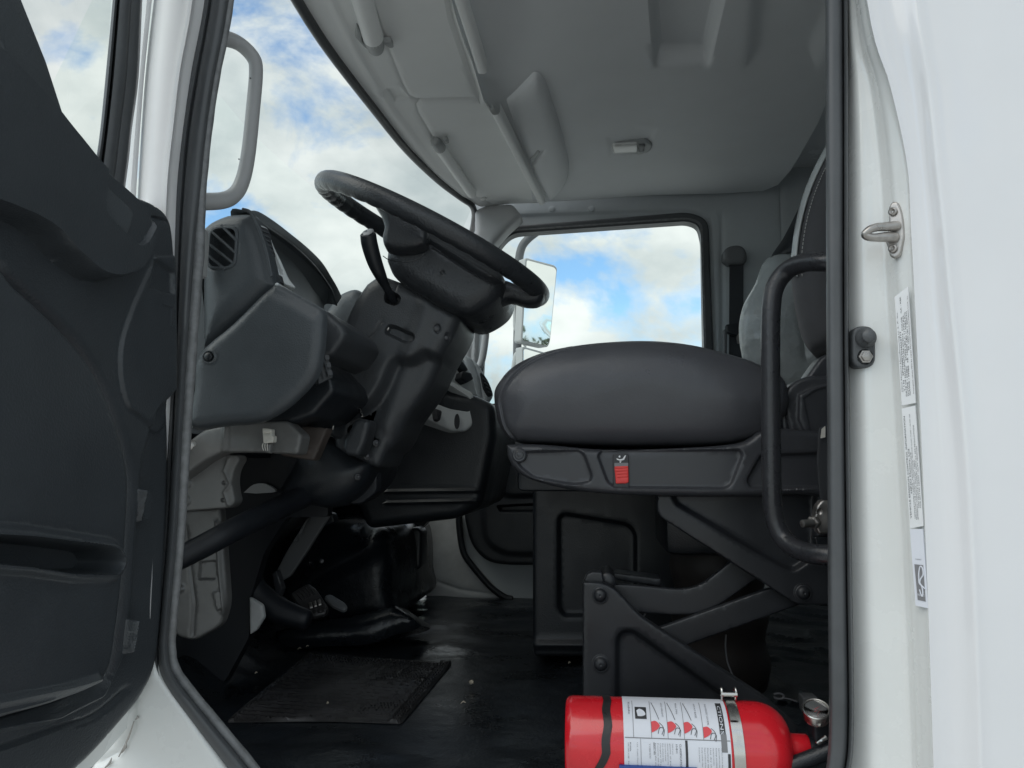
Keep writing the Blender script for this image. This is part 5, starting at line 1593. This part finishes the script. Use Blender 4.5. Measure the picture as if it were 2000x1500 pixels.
# black tape strap and steel clamp band
patch('tape_strap', px_(1177), px_(1193), -1.2, 2.6, M['tape'], ex, .0012, 2, 40, skew=lambda a: -.004 * max(0, a - .9) - .022 * max(0, a - 1.45) + .001 * sin(a * 9))
bd_ = patch('clamp_band', px_(1419), px_(1440), -1.4, 2.6, M['steel'], ex, .0018, 2, 40, skew=lambda a: .0012 * a)
ct = cyl(px_(1429), -.02, .006)
for s in (-1, 1):
    tube('clamp_loop', [ct + np.array((s * .0085, 0, -.004)), ct + np.array((s * .0092, -.004, .007)), ct + np.array((s * .0088, .0, .0115)), ct + np.array((s * .0080, .006, .008))], .0017, M['steel'], bd_, seg=8, n=4)
tube('clamp_pin', [ct + np.array((-.0105, -.003, .004)), ct + np.array((.0105, -.003, .004))], .0034, M['steel'], bd_, seg=12, n=1)
patch('clamp_tongue', px_(1421), px_(1437), .12, .72, M['steel'], bd_, .0042, 2, 10)
# valve, gauge and lever
nx_ = EC0[0] + sx(1583)
lathe('valve_collar', [(0, .015), (.006, .016), (.012, .014), (.016, .010), (.03, .009)], (nx_, EY, ez), (1, 0, 0), M['deep'], ex, seg=20)
vb = relief('valve_body', rnd([(1588, 1404), (1616, 1402), (1640, 1410), (1660, 1440), (1640, 1462), (1604, 1466), (1590, 1450)], 8), ('Y', EY - .012), M['deep'], ex, step=6, thick=.03, edge=(.006, 6))
GC = PY(1594, 1392, EY - .02)
gn = np.array((-.1, -.50, .86))
gg = lathe('pressure_gauge', [(-.012, .010), (-.008, .016), (.002, .0165), (.004, .016)], GC, gn, M['steel'], ex, seg=28)
lathe('gauge_dial', [(.0042, .0148), (.0044, .001)], GC, gn, M['paper'], gg, seg=24)
tube('gauge_rim', [GC + gn * .006 + .0158 * (cos(t) * np.array((1, 0, .116)) + sin(t) * np.cross(gn, (1, 0, .116))) for t in np.linspace(0, 2 * pi, 33)[:-1]], .0016, M['steel'], gg, seg=8, n=1, closed=True)
lathe('gauge_lens', [(.006, .0150), (.0075, .011), (.008, .001)], GC, gn, M['gauge'], gg, seg=24)
tube('gauge_needle', [GC + gn * .0055 + np.array((-.002, 0, 0)), GC + gn * .0055 + np.array((.006, .004, .003))], .0006, M['pink'], gg, seg=5, n=1)
tube('lever', [PY(x, y, EY - .03) for x, y in ((1500, 1520), (1540, 1496), (1590, 1478), (1640, 1456))], [.009, .009, .010, .010], M['black'], ex, seg=12, n=4)
tube('safety_pin', [PY(x, y, EY - .035) for x, y in ((1596, 1452), (1604, 1446), (1614, 1440))], .003, M['steel'], ex, seg=8, n=3)
# bracket under the extinguisher
eb = thing('extinguisher_bracket', 'blue edged mounting bracket under the red extinguisher', 'bracket', (EC0[0] + sx(1330), EY, FZ))
slab('bracket_tray', (EC0[0] + sx(1206), EY - .052, ez - R_ - .022), (EC0[0] + sx(1560), EY + .045, ez - R_ - .0025), M['steelblack'], eb, .003)
slab('blue_edge', (EC0[0] + sx(1206), EY - .062, PY(1300, 1512, EY - .062)[2]), (EC0[0] + sx(1352), EY - .056, PY(1300, 1499, EY - .062)[2]), M['blue'], eb, .001)
# wiring lug low behind the seat plate
wg = thing('wiring_clip', 'grey cable clip on the dark floor behind the extinguisher shoulder', 'clip', PY(1530, 1365, 1.6))
tube('clip_loop', [PY(x, y, 1.55) for x, y in ((1512, 1356), (1522, 1354), (1530, 1358), (1528, 1364), (1516, 1364), (1512, 1360))], .0022, M['greyink'], wg, seg=8, n=3)
tube('clip_tail', [PY(x, y, 1.55) for x, y in ((1516, 1366), (1536, 1364), (1556, 1370))], .0016, M['greyink'], wg, seg=8, n=3)
relief('clip_block', rnd([(1568, 1362), (1598, 1362), (1600, 1392), (1570, 1396)], 4), ('Y', 1.5), M['housing'], wg, step=7, thick=.03, edge=(.004, 4))

# ================================================================== trees behind the truck, seen only in the far mirrors
def tree(x, y, h, sp, label, seed):
    rs = np.random.RandomState(seed)
    t = thing('tree', label, 'tree', (x, y, 0), 'trees behind the truck')
    tube('trunk', [(x, y, 0), (x + .2, y, h * .3), (x, y + .2, h * .62)], [.28, .2, .08], M['bark'], t, seg=8, n=3)
    V, Fc = [], []
    cl = [(rs.normal(0, .45, 3) * (sp, sp, h * .24) + (0, 0, h * .64)) for _ in range(26)]
    for c in cl:
        for _ in range(110):
            p = np.array((x, y, 0)) + c + rs.normal(0, .34, 3) * sp * .55
            if p[2] < h * .2:
                continue
            u, w = rs.normal(0, 1, 3), rs.normal(0, 1, 3)
            u, w = u / np.linalg.norm(u) * .2, w / np.linalg.norm(w) * .13
            b = len(V)
            V += [p - u, p + w, p + u, p - w]
            Fc.append((b, b + 1, b + 2, b + 3))
    mk('crown', V, Fc, M['leaf'], t, smooth=False)


M['bark'] = mat('bark', (.09, .07, .05), .9)
M['leaf'] = mat('leaves', (.05, .085, .03), .7, vary=(3, .3, .1))
tree(40, -3.6, 7.6, 2.0, 'tall broad tree mirrored at the mirror glass corner', 1)
tree(46, -7.6, 5.4, 2.0, 'low round tree mirrored beside the tall broad one', 2)
tree(44, -10.6, 6.0, 1.8, 'middle-sized tree mirrored along the glass bottom edge', 3)
